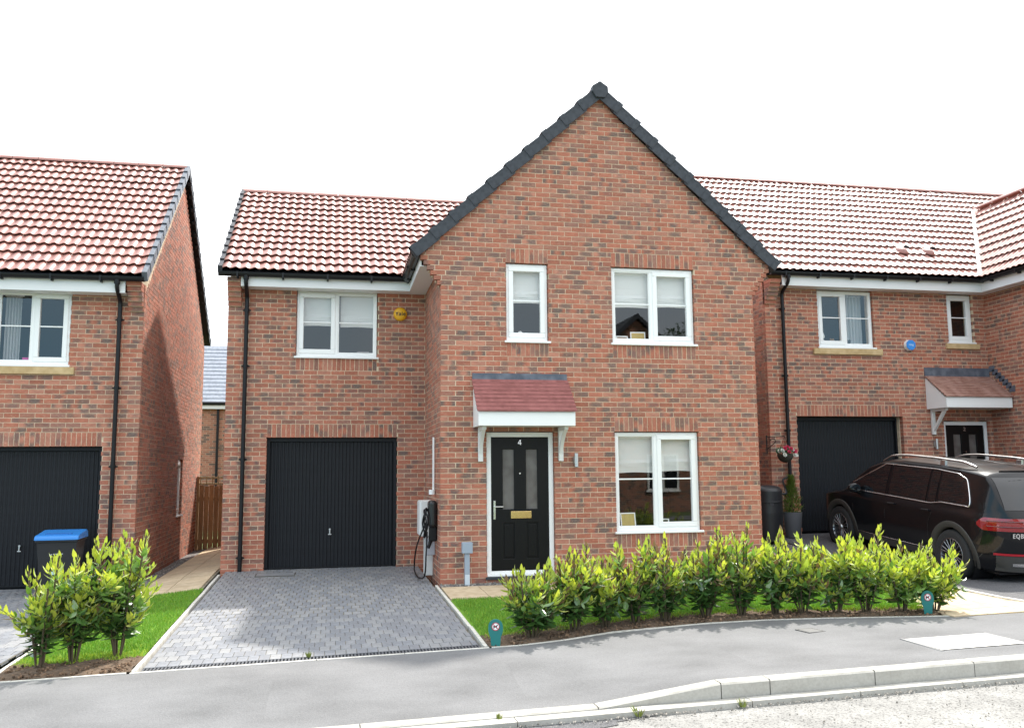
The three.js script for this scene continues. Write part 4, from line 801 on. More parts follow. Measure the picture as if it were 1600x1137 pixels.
  // two vent tiles on the roof slope
  for (const x of [10.0, 10.62]) { const g = grp('vent_tile', rightHouse); const q = new THREE.SphereGeometry(0.12, 12, 6, 0, Math.PI * 2, 0, Math.PI / 2); q.scale(1, 0.9, 1.6); const o = part('hood', q, MAT.tile2, g); const r = 3.3 * L / rows; o.position.set(x, E - 0.02 + r * Math.sin(p), Z + 0.32 - r * Math.cos(p)); o.rotation.x = 0.45; part('opening', (() => { const c = new THREE.CircleGeometry(0.075, 14, 0, Math.PI); c.scale(1, 0.8, 1); return c; })(), MAT.black, g).position.set(x, E + 0.02 + r * Math.sin(p), Z + 0.32 - r * Math.cos(p) + 0.185); }
}
finishBricks(rightHouse, 300);

// ---------------------------------------------------------------- behind and opposite
{
  const g = thing('distant_house', 'brick house with a grey slate roof seen through the gap behind the gate', 'house', [0, 0, 0]);
  part('wall', boxes([[-14, -2.5, -0.6, 4.0, -27, -21]]), MAT.brickFar, g);
  const rf = part('roof', bx(-14.2, -2.3, 4.0, 4.08, -26.5, -20.9), MAT.black, g);
  const n = 15; for (let i = 0; i < n; i++) { const q = new Quads(), y0 = 4.15 + i * 0.166, z0 = -20.75 - i * 0.2, y1 = y0 + 0.19, z1 = z0 - 0.24; q.quad([-14.3, y0 + 0.02, z0], [-2.2, y0 + 0.02, z0], [-2.2, y1, z1], [-14.3, y1, z1]); q.quad([-14.3, y0 - 0.01, z0], [-2.2, y0 - 0.01, z0], [-2.2, y0 + 0.02, z0], [-14.3, y0 + 0.02, z0]); part('slate_course', q.geo(), MAT.slate, rf); }
  part('roof_underside', (() => { const q = new Quads(); q.quad([-14.2, 4.1, -20.8], [-2.3, 4.1, -20.8], [-2.3, 6.6, -23.8], [-14.2, 6.6, -23.8]); q.quad([-14.2, 6.6, -23.8], [-2.3, 6.6, -23.8], [-2.3, 4.1, -27], [-14.2, 4.1, -27]); return q.geo(); })(), MAT.slate, g);
  part('fascia', boxes([[-14.2, -2.3, 3.93, 4.06, -20.86, -20.82]]), MAT.fascia, g);
  part('gutter', cyl([-14.2, 4.13, -20.78], [-2.3, 4.13, -20.78], 0.06), MAT.black, g);
  part('downpipe', cyl([-5.68, -0.4, -20.93], [-5.68, 4.1, -20.93], 0.045), MAT.black, g);
}
{
  // timber side gate with a strip of trellis on top
  const g = thing('timber_gate', 'brown timber boarded gate with trellis top closing the gap between houses', 'gate', [-4.52, -0.22, -8.5]);
  let i = 0; for (let x = 0.02; x < 1.2; x += 0.108) { const o = part('board', rbx(x, x + 0.1, 0.05, 1.55 - 0.02 * (i % 2), 0, 0.02, 0.004), MAT.timber[i % 3], g); i++; }
  for (const y of [0.25, 1.2]) part('rail', rbx(0.0, 1.2, y, y + 0.09, -0.035, -0.002, 0.004), MAT.timber[1], g);
  part('trellis_rail', rbx(0, 1.2, 1.70, 1.74, -0.01, 0.02, 0.004), MAT.trellis, g); part('trellis_rail', rbx(0, 1.2, 1.56, 1.60, -0.01, 0.02, 0.004), MAT.trellis, g);
  for (let x = 0.03; x < 1.2; x += 0.13) part('trellis_lath', rbx(x, x + 0.025, 1.57, 1.76, 0.021, 0.034, 0.003), MAT.trellis, g);
  part('gate_post', rbx(-0.04, 0.015, 0, 1.75, -0.05, 0.04, 0.006), MAT.timber[2], g);
}
{
  // the house across the street, mirrored in the windows
  const g = thing('opposite_house', 'brick house across the street mirrored in the downstairs window', 'house', [0, 0, 0]);
  const cx = 10.4, w = 3.6, z = 20.5;
  part('wall', (() => { const q = prism([[cx - w, -1], [cx + w, -1], [cx + w, 4.6], [cx, 7.6], [cx - w, 4.6]], z, z + 6); return q; })(), MAT.brickFar, g);
  part('roof', (() => { const q = new Quads(), a = [cx - w - 0.35, 4.4], b = [cx, 7.85], c = [cx + w + 0.35, 4.4]; for (const [p, r] of [[a, b], [b, c]]) { q.quad([p[0], p[1], z - 0.2], [r[0], r[1], z - 0.2], [r[0], r[1], z + 6.2], [p[0], p[1], z + 6.2]); q.quad([p[0], p[1] - 0.2, z - 0.2], [r[0], r[1] - 0.2, z - 0.2], [r[0], r[1], z - 0.2], [p[0], p[1], z - 0.2]); } return q.geo(); })(), MAT.verge, g);
  for (const [x, y] of [[11.35, 0.8], [8.6, 3.4], [11.4, 3.4]]) { const o = grp('window', g, [x, y, z]); part('frame', boxes([[-0.66, 0.66, -0.02, 0.06, -0.06, -0.01], [-0.66, 0.66, 1.34, 1.4, -0.06, -0.01], [-0.66, -0.58, 0.06, 1.34, -0.06, -0.01], [0.58, 0.66, 0.06, 1.34, -0.06, -0.01], [-0.05, 0.05, 0.06, 1.34, -0.06, -0.01], [-0.6, 0.6, 0.72, 0.75, -0.05, -0.01], [-0.72, 0.72, -0.08, -0.02, -0.09, -0.01]]), MAT.white, o); part('pane', bx(-0.58, 0.58, 0.06, 1.34, -0.03, -0.012), MAT.black, o); }
}

// ---------------------------------------------------------------- fittings on the walls
{
  const g = thing('alarm_box', 'round yellow alarm box on the brick wall above the garage', 'alarm', [-0.43, 4.29, -2.25]);
  const c = new THREE.LatheGeometry([[0, 0.075], [0.06, 0.073], [0.095, 0.062], [0.114, 0.04], [0.117, 0.012], [0.117, 0.0]].map((p) => new THREE.Vector2(...p)), 32); c.rotateX(Math.PI / 2); part('cover', c, std([0.78, 0.40, 0.012], 0.35), g);
  part('lettering', text('Yale', 0.062, 0.006), std([0.03, 0.02, 0.01], 0.5), g).position.z = 0.072;
  const h = thing('alarm_box', 'blue eight-sided alarm box between the upper windows of the right house', 'alarm', [9.71, 4.02, -2.7]);
  const q = new THREE.CylinderGeometry(0.108, 0.12, 0.06, 8); q.rotateY(Math.PI / 8); q.rotateX(Math.PI / 2); q.translate(0, 0, 0.03); part('case', q, MAT.white, h);
  const f = new THREE.CylinderGeometry(0.104, 0.108, 0.012, 8); f.rotateY(Math.PI / 8); f.rotateX(Math.PI / 2); f.translate(0, 0, 0.067); part('face', f, std([0.04, 0.26, 0.72], 0.35), h);
  part('lettering', text('ring', 0.042, 0.003), std([0.45, 0.65, 0.9], 0.5), h).position.z = 0.074;
  for (const [x, y, z, label] of [[2.02, 1.755, 0, 'slim steel wall lamp to the right of the black front door'], [10.14, 2.06, -2.7, 'slim steel wall lamp beside the right house canopy bracket']]) {
    const l = thing('wall_lamp', label, 'wall lamp', [x, y, z], 0, 'steel wall lamps'); part('tube', cyl([0, -0.1, 0.075], [0, 0.1, 0.075], 0.031, 0.031, 18), MAT.steel, l); part('back_plate', rbx(-0.03, 0.03, -0.06, 0.06, 0.002, 0.05, 0.006), MAT.steel, l); part('lens', cyl([0, -0.106, 0.075], [0, -0.1, 0.075], 0.026), MAT.black, l);
  }
}
{
  // outdoor electrics on the return wall
  const m = thing('meter_cabinet', 'white meter cabinet with conduit on the return wall beside the garage', 'cabinet', [0, 0, 0]);
  part('case', rbx(-0.20, -0.002, 0.62, 1.16, -1.30, -0.86, 0.012), MAT.whiteWood, m); part('door', rbx(-0.212, -0.199, 0.64, 1.14, -1.28, -0.88, 0.006), MAT.white, m);
  part('conduit', nonIndexed([cyl([-0.03, 1.30, -0.62], [-0.03, 2.12, -0.62], 0.016), cyl([-0.05, 1.26, -0.62], [-0.05, 1.33, -0.62], 0.05)]), MAT.white, m);
  part('leg_duct', rboxes([[-0.12, -0.002, 0.03, 0.62, -1.20, -1.12], [-0.12, -0.002, 0.03, 0.62, -0.98, -0.92]], 0.008), MAT.whiteWood, m);
  part('junction_box', rbx(-0.13, -0.002, 0.36, 0.60, -0.80, -0.62, 0.012), std([0.45, 0.46, 0.5], 0.5), m);
  const c = thing('car_charger', 'black car charger with its cable looped beneath on the return wall', 'charger', [0, 0, 0]);
  const b = new THREE.SphereGeometry(0.5, 20, 14); b.scale(0.16, 0.40, 0.30); part('case', (() => { const r = new RoundedBoxGeometry(0.13, 0.40, 0.24, 4, 0.055); r.translate(-0.07, 0.98, -0.42); return r; })(), std([0.014, 0.014, 0.016], 0.25), c);
  part('holster', nonIndexed([rbx(-0.12, -0.005, 0.58, 0.80, -0.46, -0.36, 0.02), cyl([-0.08, 0.62, -0.41], [-0.13, 0.48, -0.41], 0.03, 0.022)]), MAT.black, c);
  const lp = []; for (let k = 0; k <= 40; k++) { const t = k / 40 * Math.PI * 2; lp.push([-0.16 - 0.015 * Math.sin(3 * t), 0.86 + 0.20 * Math.cos(t), -0.42 + 0.13 * Math.sin(t)]); }
  part('coil', nonIndexed([tube(lp, 0.013, 60, 6, true), tube(lp.map((p) => [p[0] - 0.025, p[1] - 0.02, p[2] + 0.01]), 0.013, 60, 6, true)]), MAT.black, c);
  part('cable', tube([[-0.15, 0.85, -0.52], [-0.22, 0.62, -0.75], [-0.24, 0.35, -1.25], [-0.24, 0.12, -1.45], [-0.25, 0.045, -1.1], [-0.24, 0.04, -0.55], [-0.2, 0.12, -0.2], [-0.18, 0.4, -0.22], [-0.15, 0.72, -0.38]], 0.012, 80, 7), MAT.black, c);
  const p = thing('utility_post', 'short grey service post with box head in front of the brick wall', 'post', [0.365, 0.0, 0.15]);
  const grey = std([0.30, 0.36, 0.43], 0.5); part('post', rbx(-0.036, 0.036, 0, 0.46, -0.03, 0.03, 0.006), grey, p); part('head', rbx(-0.075, 0.075, 0.445, 0.60, -0.055, 0.055, 0.008), grey, p); part('foot_plate', rbx(-0.034, 0.034, 0.005, 0.15, 0.03, 0.034, 0.002), std([0.55, 0.62, 0.68], 0.4), p);
  const v = thing('wall_vent', 'small white wall fitting low beside the left house downpipe', 'wall fitting', [-5.04, 0.36, -2.2]);
  part('cover', nonIndexed([rbx(-0.085, 0.075, -0.05, 0.09, 0.002, 0.09, 0.03)]), MAT.white, v); part('pipe', cyl([0.0, -0.45, 0.06], [0, -0.04, 0.06], 0.022), std([0.16, 0.07, 0.05], 0.7), v); part('collar', cyl([0, -0.10, 0.06], [0, -0.04, 0.06], 0.05), std([0.10, 0.05, 0.04], 0.7), v);
}

// ---------------------------------------------------------------- bins, pots and small things
{
  const b = thing('wheelie_bin', 'black wheelie bin with a bright blue lid before the left garage', 'bin', [-5.47, groundY(-5.47, -1.55), -1.62], 0.06); b.scale.setScalar(0.92);
  const dark = std([0.016, 0.016, 0.018], 0.5), q = new Quads(), f = (w, d, y, o) => [[-w, y, d + o], [w, y, d + o], [w, y, -d + o], [-w, y, -d + o]];
  const lo = f(0.235, 0.24, 0.06, 0.02), hi = f(0.29, 0.33, 0.86, 0); for (let k = 0; k < 4; k++) q.quad(lo[k], lo[(k + 1) % 4], hi[(k + 1) % 4], hi[k]); q.quad(lo[3], lo[2], lo[1], lo[0]);
  part('body', q.geo(), dark, b); part('rim', rbx(-0.312, 0.312, 0.835, 0.885, -0.355, 0.355, 0.015), dark, b);
  const blue = std([0.03, 0.22, 0.62], 0.4);
  const lid = part('lid', (() => { const s = new THREE.Shape(); s.moveTo(-0.36, 0); s.lineTo(0.375, 0); s.quadraticCurveTo(0.375, 0.035, 0.33, 0.05); s.lineTo(-0.25, 0.105); s.quadraticCurveTo(-0.35, 0.10, -0.36, 0.04); s.closePath(); const g = new THREE.ExtrudeGeometry(s, { depth: 0.58, bevelEnabled: true, bevelSize: 0.012, bevelThickness: 0.03, bevelSegments: 3 }); g.rotateY(-Math.PI / 2); g.translate(0.29, 0.887, 0); return g; })(), blue, b);
  part('lid_recess', rbx(-0.19, 0.19, 0.955, 0.972, 0.10, 0.26, 0.004), std([0.02, 0.15, 0.45], 0.5), lid);
  part('lid_rim', rbx(-0.325, 0.325, 0.876, 0.896, -0.37, 0.375, 0.008), blue, lid);
  for (const s of [-1, 1]) part('wheel', (() => { const c = new THREE.CylinderGeometry(0.1, 0.1, 0.045, 20); c.rotateZ(Math.PI / 2); c.translate(s * 0.26, 0.1, -0.27); return c; })(), dark, b);
  part('handle', cyl([-0.22, 0.90, -0.39], [0.22, 0.90, -0.39], 0.018), dark, b);
  const pale = std([0.5, 0.52, 0.54], 0.6); part('emblem', (() => { const t = new THREE.RingGeometry(0.012, 0.024, 16); t.translate(-0.085, 0.66, 0.312); return t; })(), pale, b); part('lettering', nonIndexed([0, 1, 2, 3, 4].map((k) => bx(-0.05 + k * 0.03, -0.028 + k * 0.03, 0.648, 0.672, 0.311, 0.3125))), pale, b);
  part('sticker', rbx(-0.07, 0.02, 0.33, 0.47, 0.284, 0.288, 0.002), std([0.45, 0.62, 0.62], 0.5), b);
  b.children.find((c) => c.name === 'emblem').rotation.x = 0; 
}
{
  const gy = groundY(6.3, -2.2);
  const w = thing('water_butt', 'black plastic water butt standing in the gap beside the potted conifer', 'water butt', [6.26, gy, -2.22]);
  const dk = std([0.018, 0.019, 0.022], 0.42); const prof = [[0, 0.0], [0.23, 0.0], [0.245, 0.04], [0.265, 0.5], [0.272, 0.52], [0.265, 0.54], [0.262, 0.88], [0.27, 0.9], [0.262, 0.93], [0.21, 0.99], [0.1, 1.015], [0, 1.02]].map((p) => new THREE.Vector2(...p));
  part('barrel', new THREE.LatheGeometry(prof, 28), dk, w); part('band', new THREE.TorusGeometry(0.268, 0.012, 6, 32).rotateX(Math.PI / 2).translate(0, 0.72, 0), dk, w); part('badge', rbx(-0.09, 0.0, 0.66, 0.72, 0.245, 0.262, 0.004), std([0.05, 0.05, 0.055], 0.4), w);
  part('hose', tube([[0.22, 0.86, 0.05], [0.36, 0.86, 0.02], [0.43, 0.93, -0.1], [0.46, 1.1, -0.25], [0.62, 1.16, -0.33]], 0.02, 30, 8), dk, w);
  const p = thing('potted_conifer', 'small green conifer in a tapered dark grey pot by the right downpipe', 'potted plant', [6.80, groundY(6.8, -2.3), -2.32]);
  part('pot', new THREE.LatheGeometry([[0, 0], [0.13, 0], [0.175, 0.46], [0.165, 0.46], [0.16, 0.42], [0, 0.42]].map((q) => new THREE.Vector2(...q)), 24), std([0.11, 0.11, 0.12], 0.7), p);
  part('trunk', cyl([0, 0.4, 0], [0, 0.9, 0], 0.018, 0.006), std([0.12, 0.07, 0.04], 0.9), p);
  const q = new Quads(), r = rngOf(41); for (let i = 0; i < 1500; i++) { const y = Math.pow(r(), 0.85), rad = 0.205 * (1 - y * 0.9) * (0.35 + 0.65 * Math.sqrt(r())) * (y < 0.08 ? 0.75 : 1), a = r() * 6.283, cx = Math.cos(a) * rad, cz = Math.sin(a) * rad, cy = 0.43 + y * 0.68, l = 0.05 * (0.6 + r()), w2 = 0.010, ox = Math.cos(a) * 0.6 + (r() - 0.5), oz = Math.sin(a) * 0.6 + (r() - 0.5), tx = -oz * w2, tz = ox * w2; q.quad([cx - tx, cy, cz - tz], [cx + tx, cy, cz + tz], [cx + tx * 0.3 + ox * l, cy + l * 0.8, cz + tz * 0.3 + oz * l], [cx - tx * 0.3 + ox * l, cy + l * 0.8, cz - tz * 0.3 + oz * l]); }
  stuff(part('foliage', q.geo(), std([0.13, 0.19, 0.025], 0.8), p));
  const hb = thing('hanging_basket', 'hanging basket of pink and white flowers on a scrolled black bracket', 'hanging basket', [6.72, 1.87, -2.34]);
  part('basket', (() => { const c = new THREE.SphereGeometry(0.15, 20, 10, 0, Math.PI * 2, Math.PI / 2, Math.PI / 2); c.scale(1, 1.05, 1); return c; })(), std([0.045, 0.04, 0.03], 0.95), hb);
  part('bracket', nonIndexed([cyl([-0.18, 0.02, -0.352], [-0.18, 0.36, -0.352], 0.012), cyl([-0.18, 0.33, -0.35], [0, 0.33, 0.0], 0.008), tube([[-0.18, 0.1, -0.34], [-0.13, 0.17, -0.25], [-0.09, 0.25, -0.17], [-0.12, 0.29, -0.22], [-0.15, 0.26, -0.28]], 0.007, 24, 6)]), MAT.black, hb);
  for (let k = 0; k < 3; k++) part('chain', cyl([0, 0.33, 0], [0.14 * Math.cos(k * 2.09), 0, 0.14 * Math.sin(k * 2.09)], 0.003), MAT.black, hb);
  const lq = new Quads(); for (let i = 0; i < 160; i++) { const a = r() * 6.283, rad = 0.17 * Math.sqrt(r()), y = 0.02 + 0.09 * r() - (rad > 0.13 ? 0.05 * r() : 0), l = 0.035; lq.quad([Math.cos(a) * rad - 0.012, y, Math.sin(a) * rad], [Math.cos(a) * rad + 0.012, y, Math.sin(a) * rad], [Math.cos(a) * rad + 0.02 * (r() - 0.5), y + l, Math.sin(a) * rad + 0.03 * r()], [Math.cos(a) * rad - 0.02 * r(), y + l, Math.sin(a) * rad + 0.02 * r()]); }
  stuff(part('leaves', lq.geo(), std([0.05, 0.13, 0.05], 0.6), hb));
  const petal = (R) => { const f = new Quads(); for (let ring = 0; ring < 3; ring++) for (let k = 0; k < 7; k++) { const a = k / 7 * 6.283 + ring * 0.4, t = 0.35 + ring * 0.4, c = Math.cos(a), s = Math.sin(a), o = Math.sin(t), u2 = Math.cos(t), wdt = R * 0.45; f.quad([c * R * 0.15 * o - s * wdt * 0.4, R * 0.2 * u2, s * R * 0.15 * o + c * wdt * 0.4], [c * R * 0.15 * o + s * wdt * 0.4, R * 0.2 * u2, s * R * 0.15 * o - c * wdt * 0.4], [c * R * o + s * wdt, R * u2, s * R * o - c * wdt], [c * R * o - s * wdt, R * u2, s * R * o + c * wdt]); } return f.geo(); };
  const pg = petal(0.042), cols = { pink: std([0.62, 0.06, 0.13], 0.7), white: std([0.72, 0.72, 0.66], 0.7) };
  [[-0.11, 0.06, 0.10, 'white'], [-0.06, 0.10, 0.10, 'pink'], [0.0, 0.03, 0.15, 'pink'], [0.02, 0.12, 0.05, 'pink'], [-0.09, -0.02, 0.14, 'white'], [0.09, 0.07, 0.09, 'white'], [0.15, 0.04, 0.06, 'pink'], [0.19, 0.05, 0.02, 'pink'], [0.14, -0.03, 0.09, 'white'], [0.19, -0.03, 0.05, 'white'], [0.05, 0.09, 0.12, 'pink'], [-0.13, 0.05, 0.02, 'white']].forEach(([x, y, z, c]) => { const o = part('flower', pg, cols[c], hb); o.position.set(x, y, z); o.rotation.set(0.9 + r() * 0.4, r() * 3, 0); });
}
{
  // two teal marker plates on spikes, with a round barred-dog roundel
  const teal = std([0.012, 0.17, 0.16], 0.45), red = std([0.45, 0.02, 0.05], 0.5);
  for (const [x, z, label] of [[0.05, 4.07, 'teal marker sign at the drive end of the hedge'], [4.82, 4.03, 'teal marker sign at the path end of the hedge']]) {
    const g = thing('marker_sign', label, 'sign', [x, groundY(x, z) + 0.0, z + 0.05], -0.12, 'teal marker signs');
    const s = new THREE.Shape(); s.moveTo(-0.042, 0.0); s.lineTo(-0.012, 0.0); s.lineTo(0, 0.02); s.lineTo(0.012, 0.0); s.lineTo(0.042, 0.0); s.lineTo(0.05, 0.09); s.quadraticCurveTo(0.075, 0.13, 0.068, 0.19); s.absarc(0, 0.185, 0.068, 0, Math.PI, false); s.quadraticCurveTo(-0.075, 0.13, -0.05, 0.09); s.closePath();
    part('plate', new THREE.ExtrudeGeometry(s, { depth: 0.006, bevelEnabled: true, bevelSize: 0.002, bevelThickness: 0.002, bevelSegments: 1, curveSegments: 16 }), teal, g);
    part('roundel', (() => { const c = new THREE.CylinderGeometry(0.038, 0.038, 0.002, 28); c.rotateX(Math.PI / 2); c.translate(0, 0.185, 0.010); return c; })(), MAT.white, g);
    part('roundel_ring', (() => { const c = new THREE.RingGeometry(0.032, 0.039, 28); c.translate(0, 0.185, 0.0122); return c; })(), red, g);
    part('pictogram', (() => { const p = new THREE.Shape([[-0.022, -0.006], [-0.02, -0.02], [-0.014, -0.02], [-0.012, -0.008], [0.006, -0.008], [0.008, -0.02], [0.014, -0.02], [0.013, 0.0], [0.018, 0.012], [0.024, 0.014], [0.02, 0.019], [0.012, 0.018], [0.006, 0.006], [-0.014, 0.005], [-0.021, 0.012]].map((v) => new THREE.Vector2(...v))); const c = new THREE.ShapeGeometry(p); c.translate(0, 0.185, 0.0124); return c; })(), MAT.black, g);
    part('bar', (() => { const c = new THREE.PlaneGeometry(0.006, 0.066); c.rotateZ(Math.PI / 4); c.translate(0, 0.185, 0.0128); return c; })(), red, g);
    part('spike', rbx(-0.02, 0.02, -0.08, 0.0, 0.0, 0.006, 0.001), teal, g);
  }
}
{
  // things on the window sills
  const gold = std([0.52, 0.38, 0.12], 0.5), wh = MAT.white;
  const frame = (label, x, y, z, w, h, m, turn, tilt = -0.16) => { const g = thing('photo_frame', label, 'photo frame', [x, y, z], turn); const k = grp('stand', g); const f = part('frame', boxes([[-w / 2, w / 2, 0, 0.018, -0.01, 0.01], [-w / 2, w / 2, h - 0.018, h, -0.01, 0.01], [-w / 2, -w / 2 + 0.018, 0.018, h - 0.018, -0.01, 0.01], [w / 2 - 0.018, w / 2, 0.018, h - 0.018, -0.01, 0.01]]), wh, g); const p2 = part('picture', bx(-w / 2 + 0.017, w / 2 - 0.017, 0.017, h - 0.017, -0.004, 0.004), m, g); f.rotation.x = p2.rotation.x = tilt; g.remove(k); part('strut', bx(-0.015, 0.015, 0, h * 0.7, -0.09, -0.085), m, g).rotation.x = 0.1; };
  const s = 0.684;
  frame('gold picture in a white frame on the downstairs window sill', 2.92, s, -0.24, 0.25, 0.27, gold, 0.1);
  frame('small empty white frame leaning in the downstairs window, right pane', 3.50, s, -0.24, 0.14, 0.17, std([0.05, 0.05, 0.05], 0.7), -0.4);
  frame('gold picture in a white frame on the wide upstairs window sill', 3.14, 3.535, -0.22, 0.24, 0.22, gold, -0.1);
  frame('brown card picture at the left of the wide upstairs sill', 2.88, 3.535, -0.22, 0.2, 0.15, std([0.3, 0.19, 0.12], 0.7), 0.1);
  const v = thing('white_vase', 'small white ornament on the sill of the narrow upstairs window', 'ornament', [1.25, 3.535, -0.24]); part('body', new THREE.LatheGeometry([[0, 0], [0.05, 0], [0.075, 0.06], [0.06, 0.13], [0.025, 0.18], [0, 0.19]].map((q) => new THREE.Vector2(...q)), 18), MAT.white, v); part('base', cyl([0, 0, 0], [0, 0.012, 0], 0.055), MAT.white, v);
  const b = thing('grey_box', 'small grey box on the sill of the window over the garage', 'box', [-1.05, 3.535, -2.47]); part('carton', rbx(-0.1, 0.1, 0, 0.1, -0.06, 0.06, 0.006), std([0.30, 0.27, 0.27], 0.7), b); part('lid', rbx(-0.103, 0.103, 0.1, 0.12, -0.063, 0.063, 0.005), std([0.26, 0.23, 0.23], 0.7), b);
  const w = thing('paper_stack', 'white papers lying on the sill of the window over the garage', 'papers', [-1.35, 3.535, -2.46]); part('sheet', rbx(-0.16, 0.08, 0, 0.02, -0.07, 0.07, 0.003), MAT.white, w); part('sheet', rbx(-0.02, 0.16, 0.021, 0.035, -0.06, 0.06, 0.003), MAT.white, w);
  const pk = thing('pink_box', 'bright pink box on the sill of the left house window', 'box', [-6.35, 3.32, -2.44]); part('carton', rbx(-0.06, 0.06, 0, 0.14, -0.04, 0.04, 0.006), std([0.62, 0.05, 0.30], 0.6), pk); part('label', bx(-0.04, 0.04, 0.04, 0.1, 0.04, 0.042), MAT.white, pk);
  const wb = thing('white_box', 'plain white box on the sill of the left house window', 'box', [-6.02, 3.32, -2.44]); part('carton', rbx(-0.06, 0.06, 0, 0.12, -0.04, 0.04, 0.006), std([0.6, 0.58, 0.52], 0.6), wb); part('lid', rbx(-0.062, 0.062, 0.1, 0.13, -0.042, 0.042, 0.004), std([0.62, 0.6, 0.55], 0.6), wb);
  const cur = (label, x0, x1, y0, y1, z) => { const g = thing('curtain', label, 'curtain', [x0, y0, z]), q = new Quads(), n = 40, w2 = x1 - x0, h = y1 - y0, zz = (t) => 0.025 * Math.sin(t * 34) + 0.008 * Math.sin(t * 71); for (let k = 0; k < n; k++) { const a = k / n, c = (k + 1) / n; q.quad([a * w2, 0, zz(a)], [c * w2, 0, zz(c)], [c * w2, h, zz(c)], [a * w2, h, zz(a)]); } part('fabric', q.geo(), phys([0.66, 0.68, 0.68], 1, { transmission: 0.3, thickness: 0 }), g); part('rail', cyl([-0.02, h, 0], [w2 + 0.02, h, 0], 0.012), MAT.white, g); };
  cur('pale curtain at the left edge of the left house window', -6.74, -6.50, 3.36, 4.48, -2.56);
  cur('pale curtain hanging in the right house upstairs window', 8.50, 8.90, 3.97, 5.05, -3.05);
  const toy = (label, x, c, k) => { const g = thing('soft_toy', label, 'soft toy', [x, 3.955, -2.93], 0.2, undefined); const fur = std(c, 1); const bd = new THREE.SphereGeometry(0.075 * k, 18, 14); bd.scale(1, 1.1, 0.9); bd.translate(0, 0.075 * k, 0); part('body', bd, fur, g); const hd = new THREE.SphereGeometry(0.055 * k, 16, 12); hd.translate(0, 0.19 * k, 0.01); const H = part('head', hd, fur, g); for (const s2 of [-1, 1]) { const e = new THREE.SphereGeometry(0.022 * k, 10, 8); e.translate(s2 * 0.042 * k, 0.235 * k, 0); part('ear', e, fur, H); const a = new THREE.SphereGeometry(0.028 * k, 10, 8); a.scale(1, 1, 1.6); a.translate(s2 * 0.07 * k, 0.03 * k, 0.05); part('leg', a, fur, g); } };
  toy('white soft toy sitting at the left of the right house window', 7.92, [0.66, 0.64, 0.6], 1.25); toy('small brown soft toy beside the white one in the window', 8.16, [0.25, 0.14, 0.06], 0.8); toy('dark soft toy in front of the curtain in the window', 8.52, [0.05, 0.06, 0.06], 0.75);
}
{
  // drain across the foot of the drive, covers in the paving
  const g = thing('channel_drain', 'black slotted channel drain across the foot of the driveway', 'drain');
  const q = new Quads(), bar = new Quads(); const Y = (x) => groundY(x, 4.1) + 0.002;
  for (let x = -3.19; x < -0.11; x += 0.2575) { const a = x, b = x + 0.2575; q.quad([a, Y(a) - 0.06, 4.145], [b, Y(b) - 0.06, 4.145], [b, Y(b) - 0.06, 4.0], [a, Y(a) - 0.06, 4.0]); for (const [z0, z1] of [[3.998, 4.012], [4.132, 4.146]]) { bar.quad([a, Y(a), z1], [b, Y(b), z1], [b, Y(b), z0], [a, Y(a), z0]); bar.quad([a, Y(a) - 0.05, z1], [b, Y(b) - 0.05, z1], [b, Y(b), z1], [a, Y(a), z1]); } }
  for (let x = -3.185; x < -0.11; x += 0.032) { const y = Y(x); bar.box(x, x + 0.016, y - 0.02, y - 0.001, 4.012, 4.132); }
  part('trough', q.geo(), MAT.black, g); part('grating', bar.geo(), std([0.10, 0.105, 0.115], 0.5), g);
  const c = thing('inspection_cover', 'block-filled inspection cover set in the driveway by the garage', 'cover', [-2.38, groundY(-2.38, -1.75) + 0.004, -1.75]);
  const st = std([0.09, 0.085, 0.07], 0.6); for (const [a, b, d, e] of [[-0.3, 0.3, -0.23, -0.217], [-0.3, 0.3, 0.217, 0.23], [-0.3, -0.287, -0.217, 0.217], [0.287, 0.3, -0.217, 0.217]]) part('edge_strip', bx(a, b, -0.01, 0.003, d, e), st, c); part('infill', bx(-0.286, 0.286, -0.012, 0.0005, -0.216, 0.216), MAT.block[1], c);
  const k = thing('footway_cover', 'pale concrete service cover set in the footway near the kerb', 'cover', [0, 0, 0]);
  const q2 = new Quads(), fy = (x, z) => lerp(roadY(x), carrY(x) + upstand(x), smooth((z - backZ(x)) / (KZ - backZ(x)), 0.25, 1)) + 0.004; q2.quad([3.76, fy(3.76, 5.7), 5.7], [4.62, fy(4.62, 5.7), 5.7], [4.62, fy(4.62, 5.17), 5.17], [3.76, fy(3.76, 5.17), 5.17]); part('lid', q2.geo(), std(null, 0.8, { map: noiseTex([0.62, 0.6, 0.55], [0.74, 0.72, 0.67], 12, 128, 3, 97) }), k); part('frame', boxes([[3.73, 3.757, 0.0, fy(3.74, 5.4), 5.14, 5.73], [4.623, 4.65, 0.0, fy(4.63, 5.4), 5.14, 5.73]].map((b) => [b[0], b[1], b[3] - 0.02, b[3] - 0.001, b[4], b[5]])), std([0.2, 0.2, 0.2], 0.7), k);
  const s = thing('valve_cover', 'small round-cornered valve cover in the footway behind the pale slab', 'cover', [3.2, fy(3.2, 4.46), 4.46], 0.2); part('lid', rbx(-0.085, 0.085, -0.02, 0.003, -0.085, 0.085, 0.01), std([0.10, 0.10, 0.10], 0.6), s); part('rim', boxes([[-0.105, 0.105, -0.02, 0.001, 0.087, 0.105], [-0.105, 0.105, -0.02, 0.001, -0.105, -0.087], [-0.105, -0.087, -0.02, 0.001, -0.086, 0.086], [0.087, 0.105, -0.02, 0.001, -0.086, 0.086]]), std([0.05, 0.05, 0.05], 0.6), s);
}

